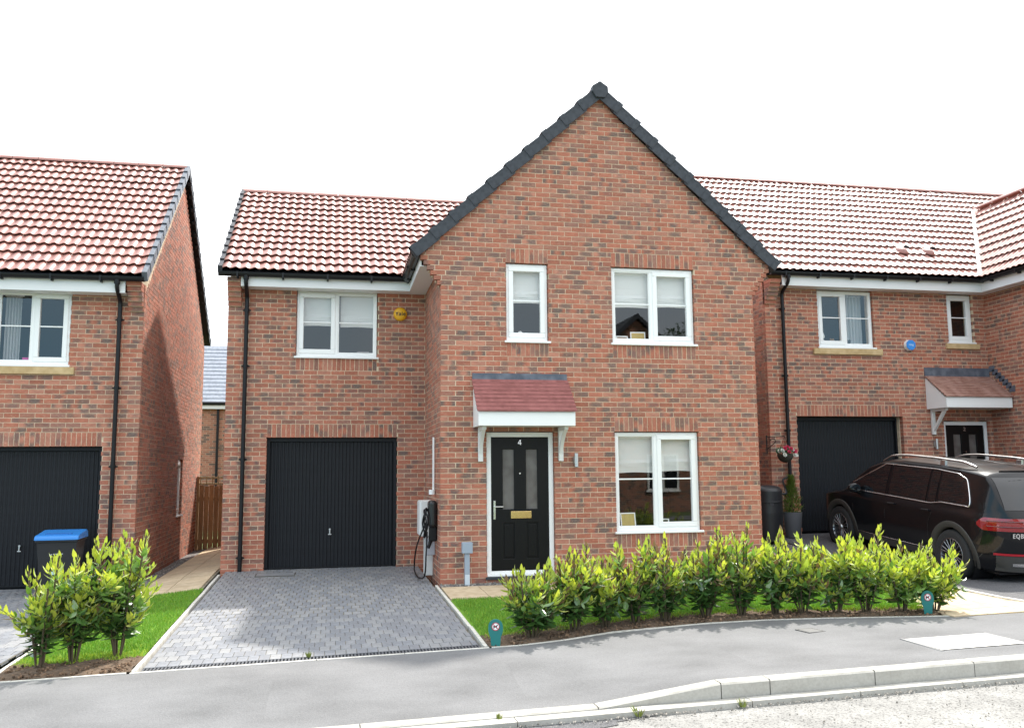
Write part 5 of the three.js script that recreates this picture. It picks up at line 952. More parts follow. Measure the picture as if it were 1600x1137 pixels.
// ---------------------------------------------------------------- the parked car
{
  const yR = groundY(7.3, 1.42), yF = groundY(7.3, -1.41), pitch = Math.atan2(yF - yR, 2.83);
  const car = thing('parked_car', 'black estate car parked nose-in before the right-hand garage', 'car', [8.07, (yR + yF) / 2 - 0.05, 0.02]);
  car.rotation.x = pitch;
  const paint = phys([0.004, 0.0045, 0.006], 0.35, { clearcoat: 0.55, clearcoatRoughness: 0.03, specularIntensity: 0.2 }), clad = std(null, 0.6, { map: noiseTex([0.022, 0.022, 0.024], [0.05, 0.046, 0.04], 14, 256, 4, 101) }), chrome = MAT.chrome, dark = std([0.006, 0.006, 0.007], 0.5), glass = phys([0.006, 0.007, 0.009], 0.03, { clearcoat: 0.5, clearcoatRoughness: 0 });
  const top = (z) => table([-2.34, -2.30, -2.2, -2.0, -1.6, -1.32, -1.05, -0.72, -0.4, 0.1, 0.8, 1.4, 1.75, 1.9, 2.02, 2.22, 2.29, 2.33, 2.34], [0.62, 0.76, 0.88, 0.96, 1.03, 1.09, 1.32, 1.53, 1.625, 1.665, 1.665, 1.645, 1.615, 1.59, 1.47, 1.10, 1.0, 0.86, 0.62], z);
  const plan = (z) => z > 1.5 ? 0.917 * Math.pow(Math.max(0, 1 - Math.pow((z - 1.5) / 0.842, 4.2)), 0.42) : z < -1.5 ? 0.917 * Math.pow(Math.max(0, 1 - Math.pow((-1.5 - z) / 0.842, 3.2)), 0.5) : 0.917;
  const rimMat = std([0.30, 0.30, 0.31], 0.3, { metalness: 1 });
  const BELT = 1.04, low = 0.24;
  const half = (z, y) => {
    const T = top(z), W = plan(z);
    let s = y <= 0.78 ? 1 - 0.10 * Math.pow((0.78 - y) / 0.54, 2) : y <= 0.93 ? 1 : y <= BELT ? 1 - 0.058 * Math.pow((y - 0.93) / 0.11, 1.2) : 0.942 - 0.185 * Math.pow((y - BELT) / 0.62, 1.25);
    const d = clamp((T - y) / (T > 1.2 ? 0.085 : 0.10), 0, 1);
    return W * s * Math.pow(1 - (1 - d) * (1 - d), 0.5);
  };
  const WH = [[-1.41, 0.36], [1.42, 0.36]], RA = 0.415;
  const zs = []; for (let i = 0; i <= 26; i++) zs.push(-2.34 + 0.5 * Math.pow(i / 26, 1.8)); for (let z = -1.80; z < 1.8; z += 0.035) zs.push(z); for (let i = 0; i <= 30; i++) zs.push(2.34 - 0.54 * Math.pow(1 - i / 30, 1.9));
  const VN = 46, p = [], idx = [];
  for (const z of zs) { const T = top(z); for (let j = 0; j <= VN; j++) { const t = j / VN, y = low + (T - low) * (1 - Math.pow(1 - t, 1.35)); p.push(-half(z, Math.min(y, T - 1e-5)), y, z); } }
  const C = VN + 1, n0 = p.length / 3; for (let i = 0; i < n0; i++) p.push(-p[3 * i], p[3 * i + 1], p[3 * i + 2]);
  const hole = (a) => WH.some(([wz, wy]) => Math.hypot(p[3 * a + 2] - wz, p[3 * a + 1] - wy) < RA);
  for (let i = 0; i < zs.length - 1; i++) for (let j = 0; j < VN; j++) { const a = i * C + j, b = a + 1, c = a + C, d = c + 1; if ([a, b, c, d].some(hole)) continue; idx.push(a, c, b, b, c, d, n0 + a, n0 + b, n0 + c, n0 + b, n0 + d, n0 + c); }
  for (let i = 0; i < zs.length - 1; i++) { const a = i * C, c = a + C; if (hole(a) || hole(c)) continue; idx.push(a, n0 + a, c, c, n0 + a, n0 + c); }
  const bg = new THREE.BufferGeometry(); bg.setAttribute('position', new THREE.Float32BufferAttribute(p, 3)); bg.setIndex(idx); bg.computeVertexNormals();
  part('body', bg, paint, car);
  part('underbody', bx(-0.7, 0.7, 0.2, 0.45, -2.1, 2.1), dark, car);
  const nrm = (z, y) => { const e = 0.01, dz = (half(z + e, y) - half(z - e, y)) / (2 * e), dy = (half(z, y + e) - half(z, y - e)) / (2 * e), l = Math.hypot(1, dz, dy); return [1 / l, -dy / l, -dz / l]; };
  const P = (z, y, o, side) => { const h = half(z, y), n = nrm(z, y); return [side * (h + n[0] * o), y + n[1] * o, z + n[2] * o]; };
  // sheet on the car's side between curves
  const patch = (z0, z1, yb, yt, o, side, nz = 20, ny = 8) => { const q = [], id = []; for (let i = 0; i <= nz; i++) { const z = lerp(z0, z1, i / nz), a = yb(z), b = yt(z); for (let j = 0; j <= ny; j++) q.push(...P(z, lerp(a, b, j / ny), o, side)); } for (let i = 0; i < nz; i++) for (let j = 0; j < ny; j++) { const a = i * (ny + 1) + j; id.push(a, a + ny + 1, a + 1, a + 1, a + ny + 1, a + ny + 2); } const g = new THREE.BufferGeometry(); g.setAttribute('position', new THREE.Float32BufferAttribute(q, 3)); g.setIndex(id); g.computeVertexNormals(); return g; };
  const line = (pts, r, o, side) => { const cv = pts.map(([z, y]) => P(z, y, o, side)); return tube(cv, r, pts.length * 4, 6); };
  const yb = (z) => table([-1.3, 0.9, 1.15, 1.72], [1.055, 1.045, 1.085, 1.085], z), yt = (z) => Math.min(top(z) - 0.115, table([-1.3, -0.3, 0.9, 1.4, 1.62, 1.72], [1.06, 1.52, 1.53, 1.50, 1.42, 1.12], z));
  for (const s of [-1, 1]) {
    for (const [a, b, nm] of [[-1.02, -0.18, 'front_window'], [-0.09, 0.80, 'rear_window'], [0.85, 1.02, 'quarter_light'], [1.07, 1.70, 'rear_quarter_window']]) part('side_window', patch(a, b, yb, (z) => Math.max(yb(z) + 0.004, yt(z)), 0.005, s), glass, car);
    const loop = []; for (let z = -1.08; z <= 1.70; z += 0.07) loop.push([z, Math.max(yb(z), yt(z) + 0.008)]); loop.push([1.735, 1.12]); for (let z = 1.72; z >= -1.1; z -= 0.07) loop.push([z, yb(z) - 0.008]);
    part('window_trim', line(loop, 0.011, 0.006, s), chrome, car);
    // arches, sill cladding
    for (const [wz, wy] of WH) { const q = [], id = []; const N = 40; for (let k = 0; k <= N; k++) { const t = -0.25 + (Math.PI + 0.5) * k / N; for (const R of [0.385, 0.40, 0.475, 0.482]) { const z = wz + Math.cos(t) * R, y = Math.max(low + 0.005, wy + Math.sin(t) * R), h = half(clamp(z, -2.28, 2.28), y); q.push(s * (h + (R === 0.385 ? -0.05 : R === 0.482 ? 0.0 : 0.014)), y, z); } } for (let k = 0; k < N; k++) for (let j = 0; j < 3; j++) { const a = k * 4 + j; id.push(a, a + 4, a + 1, a + 1, a + 4, a + 5); } const g = new THREE.BufferGeometry(); g.setAttribute('position', new THREE.Float32BufferAttribute(q, 3)); g.setIndex(id); g.computeVertexNormals(); part('arch_trim', g, clad, car); }
    for (const [wz, wy] of WH) { const c = new THREE.CylinderGeometry(0.44, 0.44, 0.34, 36, 1, true, Math.PI / 2, Math.PI); c.rotateZ(Math.PI / 2); c.rotateX(0); const c2 = new THREE.CylinderGeometry(0.44, 0.44, 0.34, 36, 1, true); c2.rotateZ(Math.PI / 2); c2.translate(s * 0.70, wy, wz); const disc = new THREE.CircleGeometry(0.44, 30); disc.rotateY(Math.PI / 2); disc.translate(s * 0.53, wy, wz); part('wheel_arch', nonIndexed([c2, disc]), dark, car).geometry.translate(0, 0, 0); }
    part('sill_trim', patch(-0.93, 0.93, () => low + 0.01, () => 0.36, 0.012, s, 16, 3), clad, car);
    part('sill_strip', line([[-0.9, 0.375], [0, 0.372], [0.92, 0.375]], 0.008, 0.012, s), chrome, car);
    for (const z of [-0.02, 0.80]) part('door_handle', (() => { const a = P(z, 0.93, 0.018, s), b = P(z + 0.17, 0.935, 0.018, s); return nonIndexed([cyl(a, b, 0.013, 0.013, 8), cyl(P(z, 0.93, -0.005, s), a, 0.012, 0.012, 8), cyl(P(z + 0.17, 0.935, -0.005, s), b, 0.012, 0.012, 8)]); })(), paint, car);
    for (const z of [-1.0, -0.12, 0.98]) part('door_gap', line(z > 0.9 ? [[0.98, 1.04], [0.99, 0.9], [0.92, 0.74], [0.9, 0.5], [0.88, 0.38]] : [[z, 1.04], [z - 0.01, 0.8], [z, 0.38]], 0.0035, 0.0, s), dark, car);
    part('charge_flap', patch(1.30, 1.50, () => 0.90, () => 1.0, 0.002, s, 4, 4), paint, car);
    // roof rail
    const rail = []; for (let z = -0.55; z <= 1.72; z += 0.12) { const e = smooth(z, -0.55, -0.2) * (1 - smooth(z, 1.35, 1.72)); rail.push([s * (0.655 - 0.03 * (1 - e)), top(z) - 0.02 + 0.05 * e, z]); }
    part('roof_rail', nonIndexed([tube(rail, 0.017, 60, 8), bx(s * 0.655 - 0.02, s * 0.655 + 0.02, 1.57, 1.67, 0.9, 1.0)]), MAT.steel, car);
    // mirror
    const mg = grp('door_mirror', car, [s * 0.985, 1.09, -0.86]); const mb = new THREE.SphereGeometry(0.115, 20, 14); mb.scale(1, 0.72, 0.62); part('housing', mb, paint, mg); part('foot', cyl([-s * 0.02, -0.05, 0], [-s * 0.12, -0.09, 0.0], 0.026, 0.03), paint, mg); part('mirror_glass', (() => { const c = new THREE.CircleGeometry(0.085, 20); c.scale(1, 0.7, 1); c.translate(0, 0, 0.066); return c; })(), glass, mg);
    // tail lamp wrapping the corner
    const red = phys([0.24, 0.006, 0.010], 0.12, { clearcoat: 1, clearcoatRoughness: 0.02 }), deep = phys([0.10, 0.004, 0.008], 0.1, { clearcoat: 1, clearcoatRoughness: 0.02 });
    const q = [], id = [], N = 36, M = 6; for (let i = 0; i <= N; i++) { const z = 2.338 - 0.42 * Math.pow(1 - i / N, 2.0), e = Math.pow(smooth(i / N, -0.02, 0.14), 0.6); for (let j = 0; j <= M; j++) q.push(...P(z, lerp(0.875 - 0.075 * e, 0.885 + 0.085 * e, j / M), 0.010, s)); } for (let i = 0; i < N; i++) for (let j = 0; j < M; j++) { const a = i * (M + 1) + j; id.push(a, a + M + 1, a + 1, a + 1, a + M + 1, a + M + 2); } const tg = new THREE.BufferGeometry(); tg.setAttribute('position', new THREE.Float32BufferAttribute(q, 3)); tg.setIndex(id); tg.computeVertexNormals(); const tl = part('tail_lamp', tg, red, car);
    for (const yy of [0.86, 0.93]) part('lamp_strip', line([[2.05, yy], [2.2, yy], [2.29, yy], [2.325, yy], [2.336, yy]], 0.009, 0.012, s), deep, tl);
    // wheels
    for (const [wz, wy] of WH) {
      const w = grp('wheel', car, [s * 0.80, wy, wz]); w.rotation.z = s > 0 ? 0 : Math.PI;
      const ty = new THREE.LatheGeometry([[0.225, -0.11], [0.30, -0.122], [0.345, -0.112], [0.36, -0.085], [0.362, 0], [0.36, 0.085], [0.345, 0.112], [0.30, 0.122], [0.225, 0.11]].map((v) => new THREE.Vector2(...v)), 48); ty.rotateZ(-Math.PI / 2); part('tyre', ty, std([0.018, 0.018, 0.019], 0.8), w);
      const rm = new THREE.LatheGeometry([[0.225, 0.11], [0.237, 0.115], [0.237, 0.1], [0.21, 0.06], [0.205, -0.1]].map((v) => new THREE.Vector2(...v)), 48); rm.rotateZ(-Math.PI / 2); part('rim', rm, rimMat, w);
      part('brake_disc', (() => { const c = new THREE.CircleGeometry(0.21, 30); c.rotateY(Math.PI / 2); c.translate(0.01, 0, 0); return c; })(), dark, w);
      for (let k = 0; k < 20; k++) { const a = Math.floor(k / 2) / 10 * Math.PI * 2 + (k % 2 ? 0.085 : -0.085), b = Math.floor(k / 2) / 10 * Math.PI * 2 + (k % 2 ? 0.14 : -0.14); part('spoke', cyl([0.085, Math.cos(a) * 0.05, Math.sin(a) * 0.05], [0.105, Math.cos(b) * 0.225, Math.sin(b) * 0.225], 0.010, 0.009, 5), rimMat, w); }
      part('hub', (() => { const c = new THREE.CylinderGeometry(0.04, 0.052, 0.03, 20); c.rotateZ(-Math.PI / 2); c.translate(0.095, 0, 0); return c; })(), MAT.steel, w);
    }
  }
  // rear: screen, lower bumper, reflectors, chrome strip, badge
  const rear = (x0, x1, zf, y0, y1, o) => { const q = [], id = [], n = 16, m = 6; for (let i = 0; i <= n; i++) for (let j = 0; j <= m; j++) { const x = lerp(x0, x1, i / n), y = lerp(y0, y1, j / m); q.push(x, y, zf(x, y) + o); } for (let i = 0; i < n; i++) for (let j = 0; j < m; j++) { const a = i * (m + 1) + j; id.push(a, a + m + 1, a + 1, a + 1, a + m + 1, a + m + 2); } const g = new THREE.BufferGeometry(); g.setAttribute('position', new THREE.Float32BufferAttribute(q, 3)); g.setIndex(id); g.computeVertexNormals(); return g; };
  const zAt = (x, y) => { let lo = 1.5, hi = 2.34; for (let k = 0; k < 30; k++) { const m = (lo + hi) / 2; (top(m) > y && half(m, y) > Math.abs(x)) ? lo = m : hi = m; } return lo; };
  part('rear_screen', rear(-0.68, 0.68, zAt, 1.08, 1.50, 0.006), glass, car);
  part('bumper_trim', rear(-0.86, 0.86, zAt, 0.26, 0.47, 0.012), clad, car);
  for (const s of [-1, 1]) { part('reflector', rear(s * 0.42, s * 0.8, zAt, 0.475, 0.505, 0.018), std([0.35, 0.01, 0.02], 0.2), car); }
  part('bumper_strip', rear(-0.62, 0.62, zAt, 0.335, 0.375, 0.022), chrome, car);
  part('spoiler', rear(-0.60, 0.60, (x, y) => 1.97 - Math.abs(x) * 0.05 + (y - 1.6) * 0.3, 1.575, 1.60, 0.06), paint, car);
  part('tailgate_band', rear(-0.66, 0.66, zAt, 0.875, 0.945, 0.009), phys([0.24, 0.006, 0.010], 0.12, { clearcoat: 1 }), car);
  const bdg = part('badge', text('EQB', 0.06, 0.006), chrome, car); bdg.position.set(-0.56, 0.74, zAt(-0.56, 0.74) + 0.012); bdg.rotation.y = -0.12;
}

// ---------------------------------------------------------------- laurels
// a leaf: pointed oval along +y, folded a little along its midrib and curved back
function leafGeo(L, W, fold, curl) {
  const n = 6, p = [], t = [], idx = [];
  for (let i = 0; i <= n; i++) { const s = i / n, w = W * Math.pow(Math.sin(Math.PI * clamp(Math.pow(s, 0.8) * 0.97 + 0.02, 0, 1)), 0.85) * 0.5, y = L * s, z = -curl * L * s * s; p.push(-w, y, z + fold * w, 0, y, z, w, y, z + fold * w); t.push(0, s, 0.5, s, 1, s); }
  for (let i = 0; i < n; i++) { const a = i * 3; idx.push(a, a + 1, a + 3, a + 1, a + 4, a + 3, a + 1, a + 2, a + 4, a + 2, a + 5, a + 4); }
  const g = new THREE.BufferGeometry(); g.setAttribute('position', new THREE.Float32BufferAttribute(p, 3)); g.setAttribute('uv', new THREE.Float32BufferAttribute(t, 2)); g.setIndex(idx); g.computeVertexNormals(); return g;
}
const LEAF = [leafGeo(1, 0.40, 0.35, 0.1), leafGeo(1, 0.45, 0.2, 0.3), leafGeo(1, 0.37, 0.5, 0.18)];
const leafTex = (a, b, s) => tex(64, 128, (u, v) => { const rib = Math.abs(u - 0.5) < 0.03 ? 0.35 : 0, vein = Math.abs(((v * 9 + Math.abs(u - 0.5) * 3) % 1) - 0.5) < 0.06 ? 0.15 : 0; return mixc(mixc(a, b, fbm(u, v, 8, 3, s)), mul(b, 1.5), rib + vein); });
const leafMat = (a, b, s, rough, tr, coat = 0.5) => phys(null, rough, { map: leafTex(a, b, s), transmission: tr, thickness: 0, clearcoat: coat, clearcoatRoughness: 0.18 });
const LM = {
  young: [leafMat([0.50, 0.58, 0.03], [0.62, 0.66, 0.06], 111, 0.9, 0.5), leafMat([0.36, 0.50, 0.03], [0.50, 0.60, 0.05], 112, 0.9, 0.48)],
  mid: [leafMat([0.16, 0.33, 0.03], [0.25, 0.43, 0.045], 113, 0.85, 0.36), leafMat([0.12, 0.26, 0.03], [0.18, 0.34, 0.04], 114, 0.85, 0.32)],
  old: [leafMat([0.03, 0.085, 0.018], [0.05, 0.125, 0.025], 115, 0.42, 0.04, 1), leafMat([0.045, 0.11, 0.022], [0.075, 0.16, 0.032], 116, 0.42, 0.05, 1)],
  bronze: [leafMat([0.17, 0.10, 0.035], [0.25, 0.16, 0.05], 117, 0.85, 0.3)],
};
const STEM = [std([0.10, 0.075, 0.045], 0.9), std([0.16, 0.20, 0.06], 0.8)];
function laurel(label, x, z, h0, w, seed, { group, bronze = 0.12, youth = 1, shoots } = {}) {
  const h = h0 * 1.14, r = rngOf(seed), g = thing('laurel_shrub', label, 'shrub', [x, groundY(x, z) - 0.01, z], 0, group);
  const leaves = [], stems = [];
  const R = (a, b) => a + (b - a) * r();
  const up = new THREE.Vector3(0, 1, 0);
  function shoot(base, dir, len, lv, low, tip) {
    const d = dir.clone().normalize(), bend = new THREE.Vector3(R(-0.2, 0.2), 0.35, R(-0.2, 0.2)), pts = [];
    for (let k = 0; k <= 8; k++) { const t = k / 8; pts.push(base.clone().addScaledVector(d, len * t).addScaledVector(bend, len * t * t * 0.5)); }
    const cv = new THREE.CatmullRomCurve3(pts); stems.push([cv, lv ? 0.0045 : 0.009, lv]);
    const L = cv.getLength(), n = Math.round(L * (1 - low) / 0.022), ph0 = r() * 6.28;
    for (let k = 0; k < n; k++) {
      const t = low + (1 - low) * (k + r() * 0.5) / n, pos = cv.getPoint(Math.min(1, t)), tan = cv.getTangent(Math.min(1, t)), a = ph0 + k * 2.4, side = new THREE.Vector3(Math.cos(a), 0, Math.sin(a));
      side.addScaledVector(tan, -side.dot(tan)).normalize();
      const far = 1 - t, age = tip ? far * L / 0.30 : 1.3;   // distance from the growing tip decides the leaf
      const open = clamp(0.35 + age * 0.75 + R(-0.15, 0.2), 0.25, 1.55);
      const ld = tan.clone().multiplyScalar(Math.cos(open)).addScaledVector(side, Math.sin(open)).normalize(); if (age > 1.1) ld.y -= R(0, 0.35);
      const len2 = (age < 0.35 ? R(0.062, 0.09) : age < 0.9 ? R(0.085, 0.12) : R(0.095, 0.14)) * (0.85 + 0.3 * r());
      const kind = age < 0.55 * youth + R(-0.15, 0.12) ? (r() < bronze ? 'bronze' : 'young') : age < 0.95 * youth + R(-0.2, 0.2) ? (r() < bronze ? 'bronze' : 'mid') : 'old';
      leaves.push({ pos, dir: ld.normalize(), len: len2, kind, roll: R(-0.7, 0.7) });
    }
  }
  const n = shoots ?? Math.round(R(8, 10));
  for (let i = 0; i < n; i++) {
    const a = i / n * 6.283 + R(-0.4, 0.4), sp = R(0.2, 1) * w * 0.5, hh = h * (i === 0 ? 0.93 : R(0.60, 0.92)) - 0.04, b = new THREE.Vector3(Math.cos(a) * 0.03, 0, Math.sin(a) * 0.03), to = new THREE.Vector3(Math.cos(a) * sp, hh * 0.80, Math.sin(a) * sp * 0.7), len = to.length();
    shoot(b, to, len, 0, 0.22, true);
    const m = Math.round(R(4, 6));
    for (let k = 0; k < m; k++) { const t = R(0.22, 0.78), p0 = b.clone().addScaledVector(to, t), aa = r() * 6.283, dl = new THREE.Vector3(Math.cos(aa), R(0.35, 1.1), Math.sin(aa)); const lim = (h - p0.y) * 0.8; shoot(p0, dl, clamp(R(0.14, 0.34) * (0.6 + h * 0.5), 0.08, Math.max(0.1, lim)), 1, 0.12, t > 0.35 || r() < 0.4); }
  }
  const q = [[], []]; for (const [cv, rad, lv] of stems) q[lv].push(new THREE.TubeGeometry(cv, 8, rad, 5));
  stems.forEach(([cv, rad, lv]) => { if (!lv) part('stem', new THREE.TubeGeometry(cv, 10, rad, 6), STEM[0], g); });
  if (q[1].length) part('twigs', mergeGeometries(q[1]), STEM[1], g);
  // nearest leaves as leaves of their own, the rest together
  const M = new THREE.Matrix4(), m4 = (l) => { const Y = l.dir, X = new THREE.Vector3().crossVectors(up, Y); if (X.lengthSq() < 1e-4) X.set(1, 0, 0); X.normalize(); const Z = new THREE.Vector3().crossVectors(X, Y).normalize(); const o = new THREE.Quaternion().setFromRotationMatrix(M.makeBasis(X, Y, Z)); return o.multiply(new THREE.Quaternion().setFromAxisAngle(up, l.roll)); };
  const at = new THREE.Vector3(x, groundY(x, z), z);
  leaves.forEach((l) => { l.d = l.len / l.pos.clone().add(at).distanceTo(EYE) * (1 + 0.15 * l.pos.z / w); });
  leaves.sort((a, b) => b.d - a.d);
  const rest = {};
  leaves.forEach((l, i) => {
    const v = Math.floor(r() * 3), mi = Math.floor(r() * LM[l.kind].length), qd = m4(l);
    if (i < 300) { const o = part('leaf', LEAF[v], LM[l.kind][mi], g); o.position.copy(l.pos); o.quaternion.copy(qd); o.scale.setScalar(l.len); } else { const c = LEAF[v].clone(); c.applyMatrix4(new THREE.Matrix4().compose(l.pos, qd, new THREE.Vector3(l.len, l.len, l.len))); (rest[l.kind + mi] ??= { m: LM[l.kind][mi], g: [] }).g.push(c); }
  });
  for (const k of Object.keys(rest)) stuff(part('foliage', mergeGeometries(rest[k].g), rest[k].m, g));
  return g;
}
const H = 'hedge laurels along the footway', L3 = 'laurels by the left lawn';
laurel('slender laurel with a bare dark stem, outermost of the left lawn shrubs', -4.14, 3.72, 1.08, 0.42, 501, { group: L3, shoots: 6, bronze: 0.02, youth: 1.2 });
laurel('middle laurel of the left lawn, in front of the black bin', -3.90, 3.55, 1.16, 0.56, 502, { group: L3, bronze: 0.02, youth: 1.25 });
laurel('tall bright laurel of the left lawn, nearest the driveway', -3.54, 3.42, 1.22, 0.54, 503, { group: L3, bronze: 0.02, youth: 1.25 });
laurel('low spreading laurel in front of the black door, at the drive end of the hedge', 0.47, 3.88, 0.76, 0.66, 511, { group: H, shoots: 11 });
[
  [0.96, 3.72, 0.92, 0.44, 'second hedge laurel from the drive, right of the low spreading one'],
  [1.33, 3.58, 0.84, 0.42, 'third hedge laurel from the drive, left of the downstairs window'],
  [1.70, 3.50, 0.88, 0.43, 'fourth hedge laurel from the drive, under the window left edge'],
  [2.05, 3.46, 0.94, 0.46, 'fifth hedge laurel from the drive, under the window middle bar'],
  [2.54, 3.42, 1.00, 0.54, 'sixth hedge laurel from the drive, below the window right edge'],
  [2.95, 3.44, 1.03, 0.55, 'seventh hedge laurel from the drive, tallest below the gable corner'],
  [3.33, 3.50, 0.95, 0.52, 'eighth hedge laurel from the drive, before the gap with the water butt'],
  [3.63, 3.58, 0.86, 0.48, 'ninth hedge laurel from the drive, before the potted conifer'],
  [3.99, 3.66, 0.88, 0.5, 'tenth hedge laurel from the drive, before the right garage door'],
  [4.30, 3.74, 0.98, 0.58, 'bright tall hedge laurel before the front wheel of the black car'],
  [4.66, 3.86, 0.80, 0.5, 'hedge laurel behind the path-end marker sign, before the car sill'],
  [5.02, 3.92, 0.74, 0.6, 'last hedge laurel at the path, before the rear wheel of the car'],
].forEach(([x, z, h, w, l], i) => laurel(l, x, z, h, w, 520 + i, { group: H, bronze: i < 9 ? 0.16 : 0.04, youth: i > 8 ? 1.45 : 1.15 }));

// ---------------------------------------------------------------- grass, weeds, chippings
{
  const blade = new THREE.BufferGeometry(); blade.setAttribute('position', new THREE.Float32BufferAttribute([-0.0022, 0, 0, 0.0022, 0, 0, 0.0012, 0.6, 0.12, -0.0012, 0.6, 0.12, 0, 1, 0.35], 3)); blade.setIndex([0, 1, 2, 0, 2, 3, 3, 2, 4]); blade.computeVertexNormals();
  const gm = phys([0.17, 0.36, 0.022], 0.8, { transmission: 0.25, thickness: 0 });
  const field = (name, label, n, place, seed) => {
    const r = rngOf(seed), m = new THREE.InstancedMesh(blade, gm, n), M = new THREE.Matrix4(), q = new THREE.Quaternion(), e = new THREE.Euler(), c = new THREE.Color();
    for (let i = 0; i < n; i++) { const [x, z, dry] = place(r); e.set((r() - 0.5) * 0.9, r() * 6.28, (r() - 0.5) * 0.9); q.setFromEuler(e); const h = 0.022 + 0.028 * r(); M.compose(new THREE.Vector3(x, groundY(x, z) - 0.004, z), q, new THREE.Vector3(1.5, h, h)); m.setMatrixAt(i, M); const k = 0.75 + 0.5 * r(); r() < dry ? c.setRGB(2.6 * k, 1.5 * k, 2.0 * k) : c.setRGB(k * (0.8 + 0.5 * r()), k, k); m.setColorAt(i, c); }
    m.name = name; m.castShadow = m.receiveShadow = true; scene.add(m); stuff(tag(m, label, 'grass'));
  };
  field('lawn_grass', 'short mown green grass on the lawn behind the hedge', 70000, (r) => { const x = 0.0 + r() * 5.8, b = backZ(x) - 0.5, z = 1.3 + r() * (b - 1.3 + 0.08); return [Math.min(x, table([1.28, 2.6, 4.05], [6.1, 5.8, 4.9], z)), z, z > b - 0.15 ? 0.4 : 0.04]; }, 61);
  field('side_lawn_grass', 'short mown green grass on the narrow lawn left of the driveway', 34000, (r) => { const z = -0.5 + 4.1 * r(), x = lerp(table([-0.9, 4.12], [-4.52, -4.43], z), -3.28, r()); return [x, z, z > 3.25 ? 0.5 : 0.05]; }, 62);
  // tufts of weed in the joints
  const tuft = (label, x, y, z, s, seed) => { const r = rngOf(seed), q = new Quads(); for (let k = 0; k < 46; k++) { const a = r() * 6.28, l = s * (0.5 + r()), o = 0.5 + 0.9 * r(), c = Math.cos(a), d = Math.sin(a), w = 0.004; q.quad([c * 0.02 * r() - d * w, 0, d * 0.02 + c * w], [c * 0.02 + d * w, 0, d * 0.02 - c * w], [c * l * o * 0.6 + d * w * 0.3, l * 0.8, d * l * o * 0.6], [c * l * o * 0.6 - d * w * 0.3, l * 0.8, d * l * o * 0.6]); } const g = thing('weed_tuft', label, 'weed', [x, y, z], 0, 'weeds in the joints'); stuff(part('blades', q.geo(), std([0.20, 0.24, 0.05], 0.9), g)); };
  tuft('small weed tuft growing at the drain below the drive', -1.72, groundY(-1.72, 4.0), 4.02, 0.045, 71);
  tuft('weed tuft in the channel at the end of the dark patch', 0.72, carrY(0.72) - 0.02, 6.33, 0.06, 72);
  tuft('weed tuft in the channel below the short kerb stone', 1.55, carrY(1.55) - 0.02, 6.33, 0.05, 73);
  tuft('low weed tuft in the joint of the dropped kerb', -0.3, carrY(-0.3) + 0.01, 6.18, 0.03, 74);
  const st = new THREE.DodecahedronGeometry(1, 0), n = 1500, m = new THREE.InstancedMesh(st, std([0.34, 0.31, 0.27], 0.9), n), r = rngOf(81), M = new THREE.Matrix4(), q = new THREE.Quaternion(), c = new THREE.Color();
  for (let i = 0; i < n; i++) { const x = -4 + r() * 10, near = r() < 0.6, z = near ? 6.315 + 0.16 * r() * r() : 6.3 + r() * 1.2, s = 0.003 + 0.006 * r() * r(); q.set(r(), r(), r(), r()).normalize(); M.compose(new THREE.Vector3(x, carrY(x) - 0.018 + s * 0.4, z), q, new THREE.Vector3(s * 1.4, s, s)); m.setMatrixAt(i, M); const k = 0.4 + 1.2 * r(); c.setRGB(k, k, k); m.setColorAt(i, c); }
  m.name = 'road_chippings'; m.castShadow = m.receiveShadow = true; scene.add(m); stuff(tag(m, 'loose stone chippings lying along the edge of the road', 'gravel'));
  const n2 = 900, m2 = new THREE.InstancedMesh(st, std([0.24, 0.22, 0.2], 0.9), n2);
  for (let i = 0; i < n2; i++) { const a = r() < 0.6, x = a ? 0.0 + r() * 4.9 : -4.55 + r() * 0.24, z = a ? 0.02 + r() * 0.24 : -6 + r() * 5, s = 0.008 + 0.010 * r(); q.set(r(), r(), r(), r()).normalize(); M.compose(new THREE.Vector3(x, groundY(x, z) + 0.006, z), q, new THREE.Vector3(s * 1.3, s, s)); m2.setMatrixAt(i, M); const k = 0.5 + r(); c.setRGB(k, k, k); m2.setColorAt(i, c); }
  m2.name = 'wall_gravel'; m2.castShadow = m2.receiveShadow = true; scene.add(m2); stuff(tag(m2, 'grey gravel along the foot of the brick walls', 'gravel'));
  const n3 = 1400, m3 = new THREE.InstancedMesh(st, std([0.15, 0.10, 0.065], 1), n3);
  for (let i = 0; i < n3; i++) { const a = r() < 0.75, x = a ? r() * 5 : -4.4 + r() * 1.1, z = a ? backZ(x) - 0.05 - 0.5 * r() : 3.55 + r() * 0.55, s = 0.006 + 0.014 * r() * r(); q.set(r(), r(), r(), r()).normalize(); M.compose(new THREE.Vector3(x, groundY(x, z) + 0.012, z), q, new THREE.Vector3(s * 1.3, s * 0.8, s)); m3.setMatrixAt(i, M); const k = 0.4 + 1.3 * r(); c.setRGB(k, k * 0.95, k * 0.9); m3.setColorAt(i, c); }
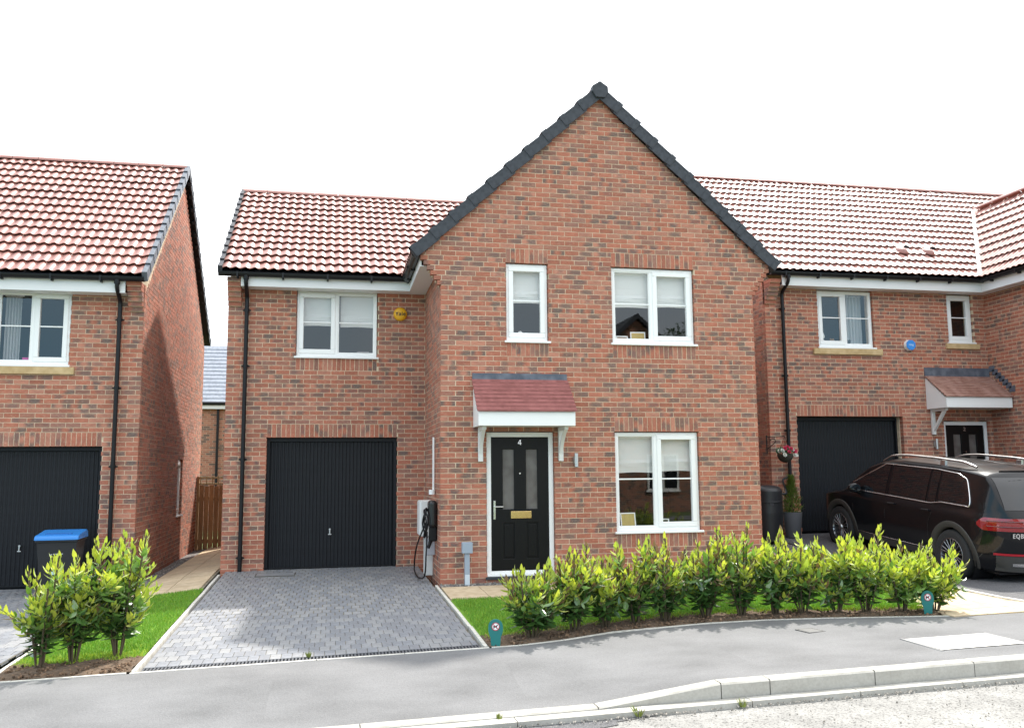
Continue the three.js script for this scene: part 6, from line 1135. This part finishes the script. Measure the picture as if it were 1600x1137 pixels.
  m3.name = 'soil_crumbs'; m3.castShadow = m3.receiveShadow = true; scene.add(m3); stuff(tag(m3, 'crumbs of brown soil and bark in the planting beds', 'soil'));
}
// ---------------------------------------------------------------- a tree across the street, mirrored in the upstairs window
{
  const g = thing('street_tree', 'leafy tree across the street mirrored in the upstairs windows', 'tree', [15.2, 0.2, 24.5]);
  const bark = std([0.10, 0.08, 0.06], 0.95), r = rngOf(91);
  part('trunk', tube([[0, -0.6, 0], [0.05, 1.5, 0], [-0.05, 3.2, 0.1], [0.05, 5, 0]], 0.16, 20, 8), bark, g);
  for (let k = 0; k < 7; k++) { const a = k * 0.9; part('limb', tube([[0, 2.2 + k * 0.3, 0], [Math.cos(a) * 0.9, 3.2 + k * 0.35, Math.sin(a) * 0.9], [Math.cos(a) * 1.9, 4.2 + k * 0.4, Math.sin(a) * 1.9]], 0.06, 10, 6), bark, g); }
  const c = [], blobs = []; for (let k = 0; k < 26; k++) { const a = r() * 6.28, e = r(), R = 2.3 * Math.sqrt(r()); blobs.push([Math.cos(a) * R, 3.4 + e * 3.6, Math.sin(a) * R, 0.6 + 0.5 * r()]); }
  const q = new Quads(); for (let i = 0; i < 6000; i++) { const b = blobs[Math.floor(r() * blobs.length)], u = r() * 2 - 1, a = r() * 6.28, s = Math.sqrt(1 - u * u), R = b[3] * Math.cbrt(0.4 + 0.6 * r()), x = b[0] + s * Math.cos(a) * R, y = b[1] + u * R, z = b[2] + s * Math.sin(a) * R, l = 0.09 + 0.06 * r(), d = new THREE.Vector3(r() - 0.5, r() - 0.5, r() - 0.5).normalize(), e = new THREE.Vector3(r() - 0.5, r() - 0.5, r() - 0.5).cross(d).normalize().multiplyScalar(l * 0.4); d.multiplyScalar(l); q.quad([x - e.x, y - e.y, z - e.z], [x + d.x * 0.5, y + d.y * 0.5, z + d.z * 0.5], [x + e.x + d.x, y + e.y + d.y, z + e.z + d.z], [x - d.x * 0.4, y - d.y * 0.4, z - d.z * 0.4]); }
  stuff(part('crown', q.geo(), phys([0.05, 0.10, 0.02], 0.9, { transmission: 0.3, thickness: 0 }), g));
}
renderer.render(scene, camera);
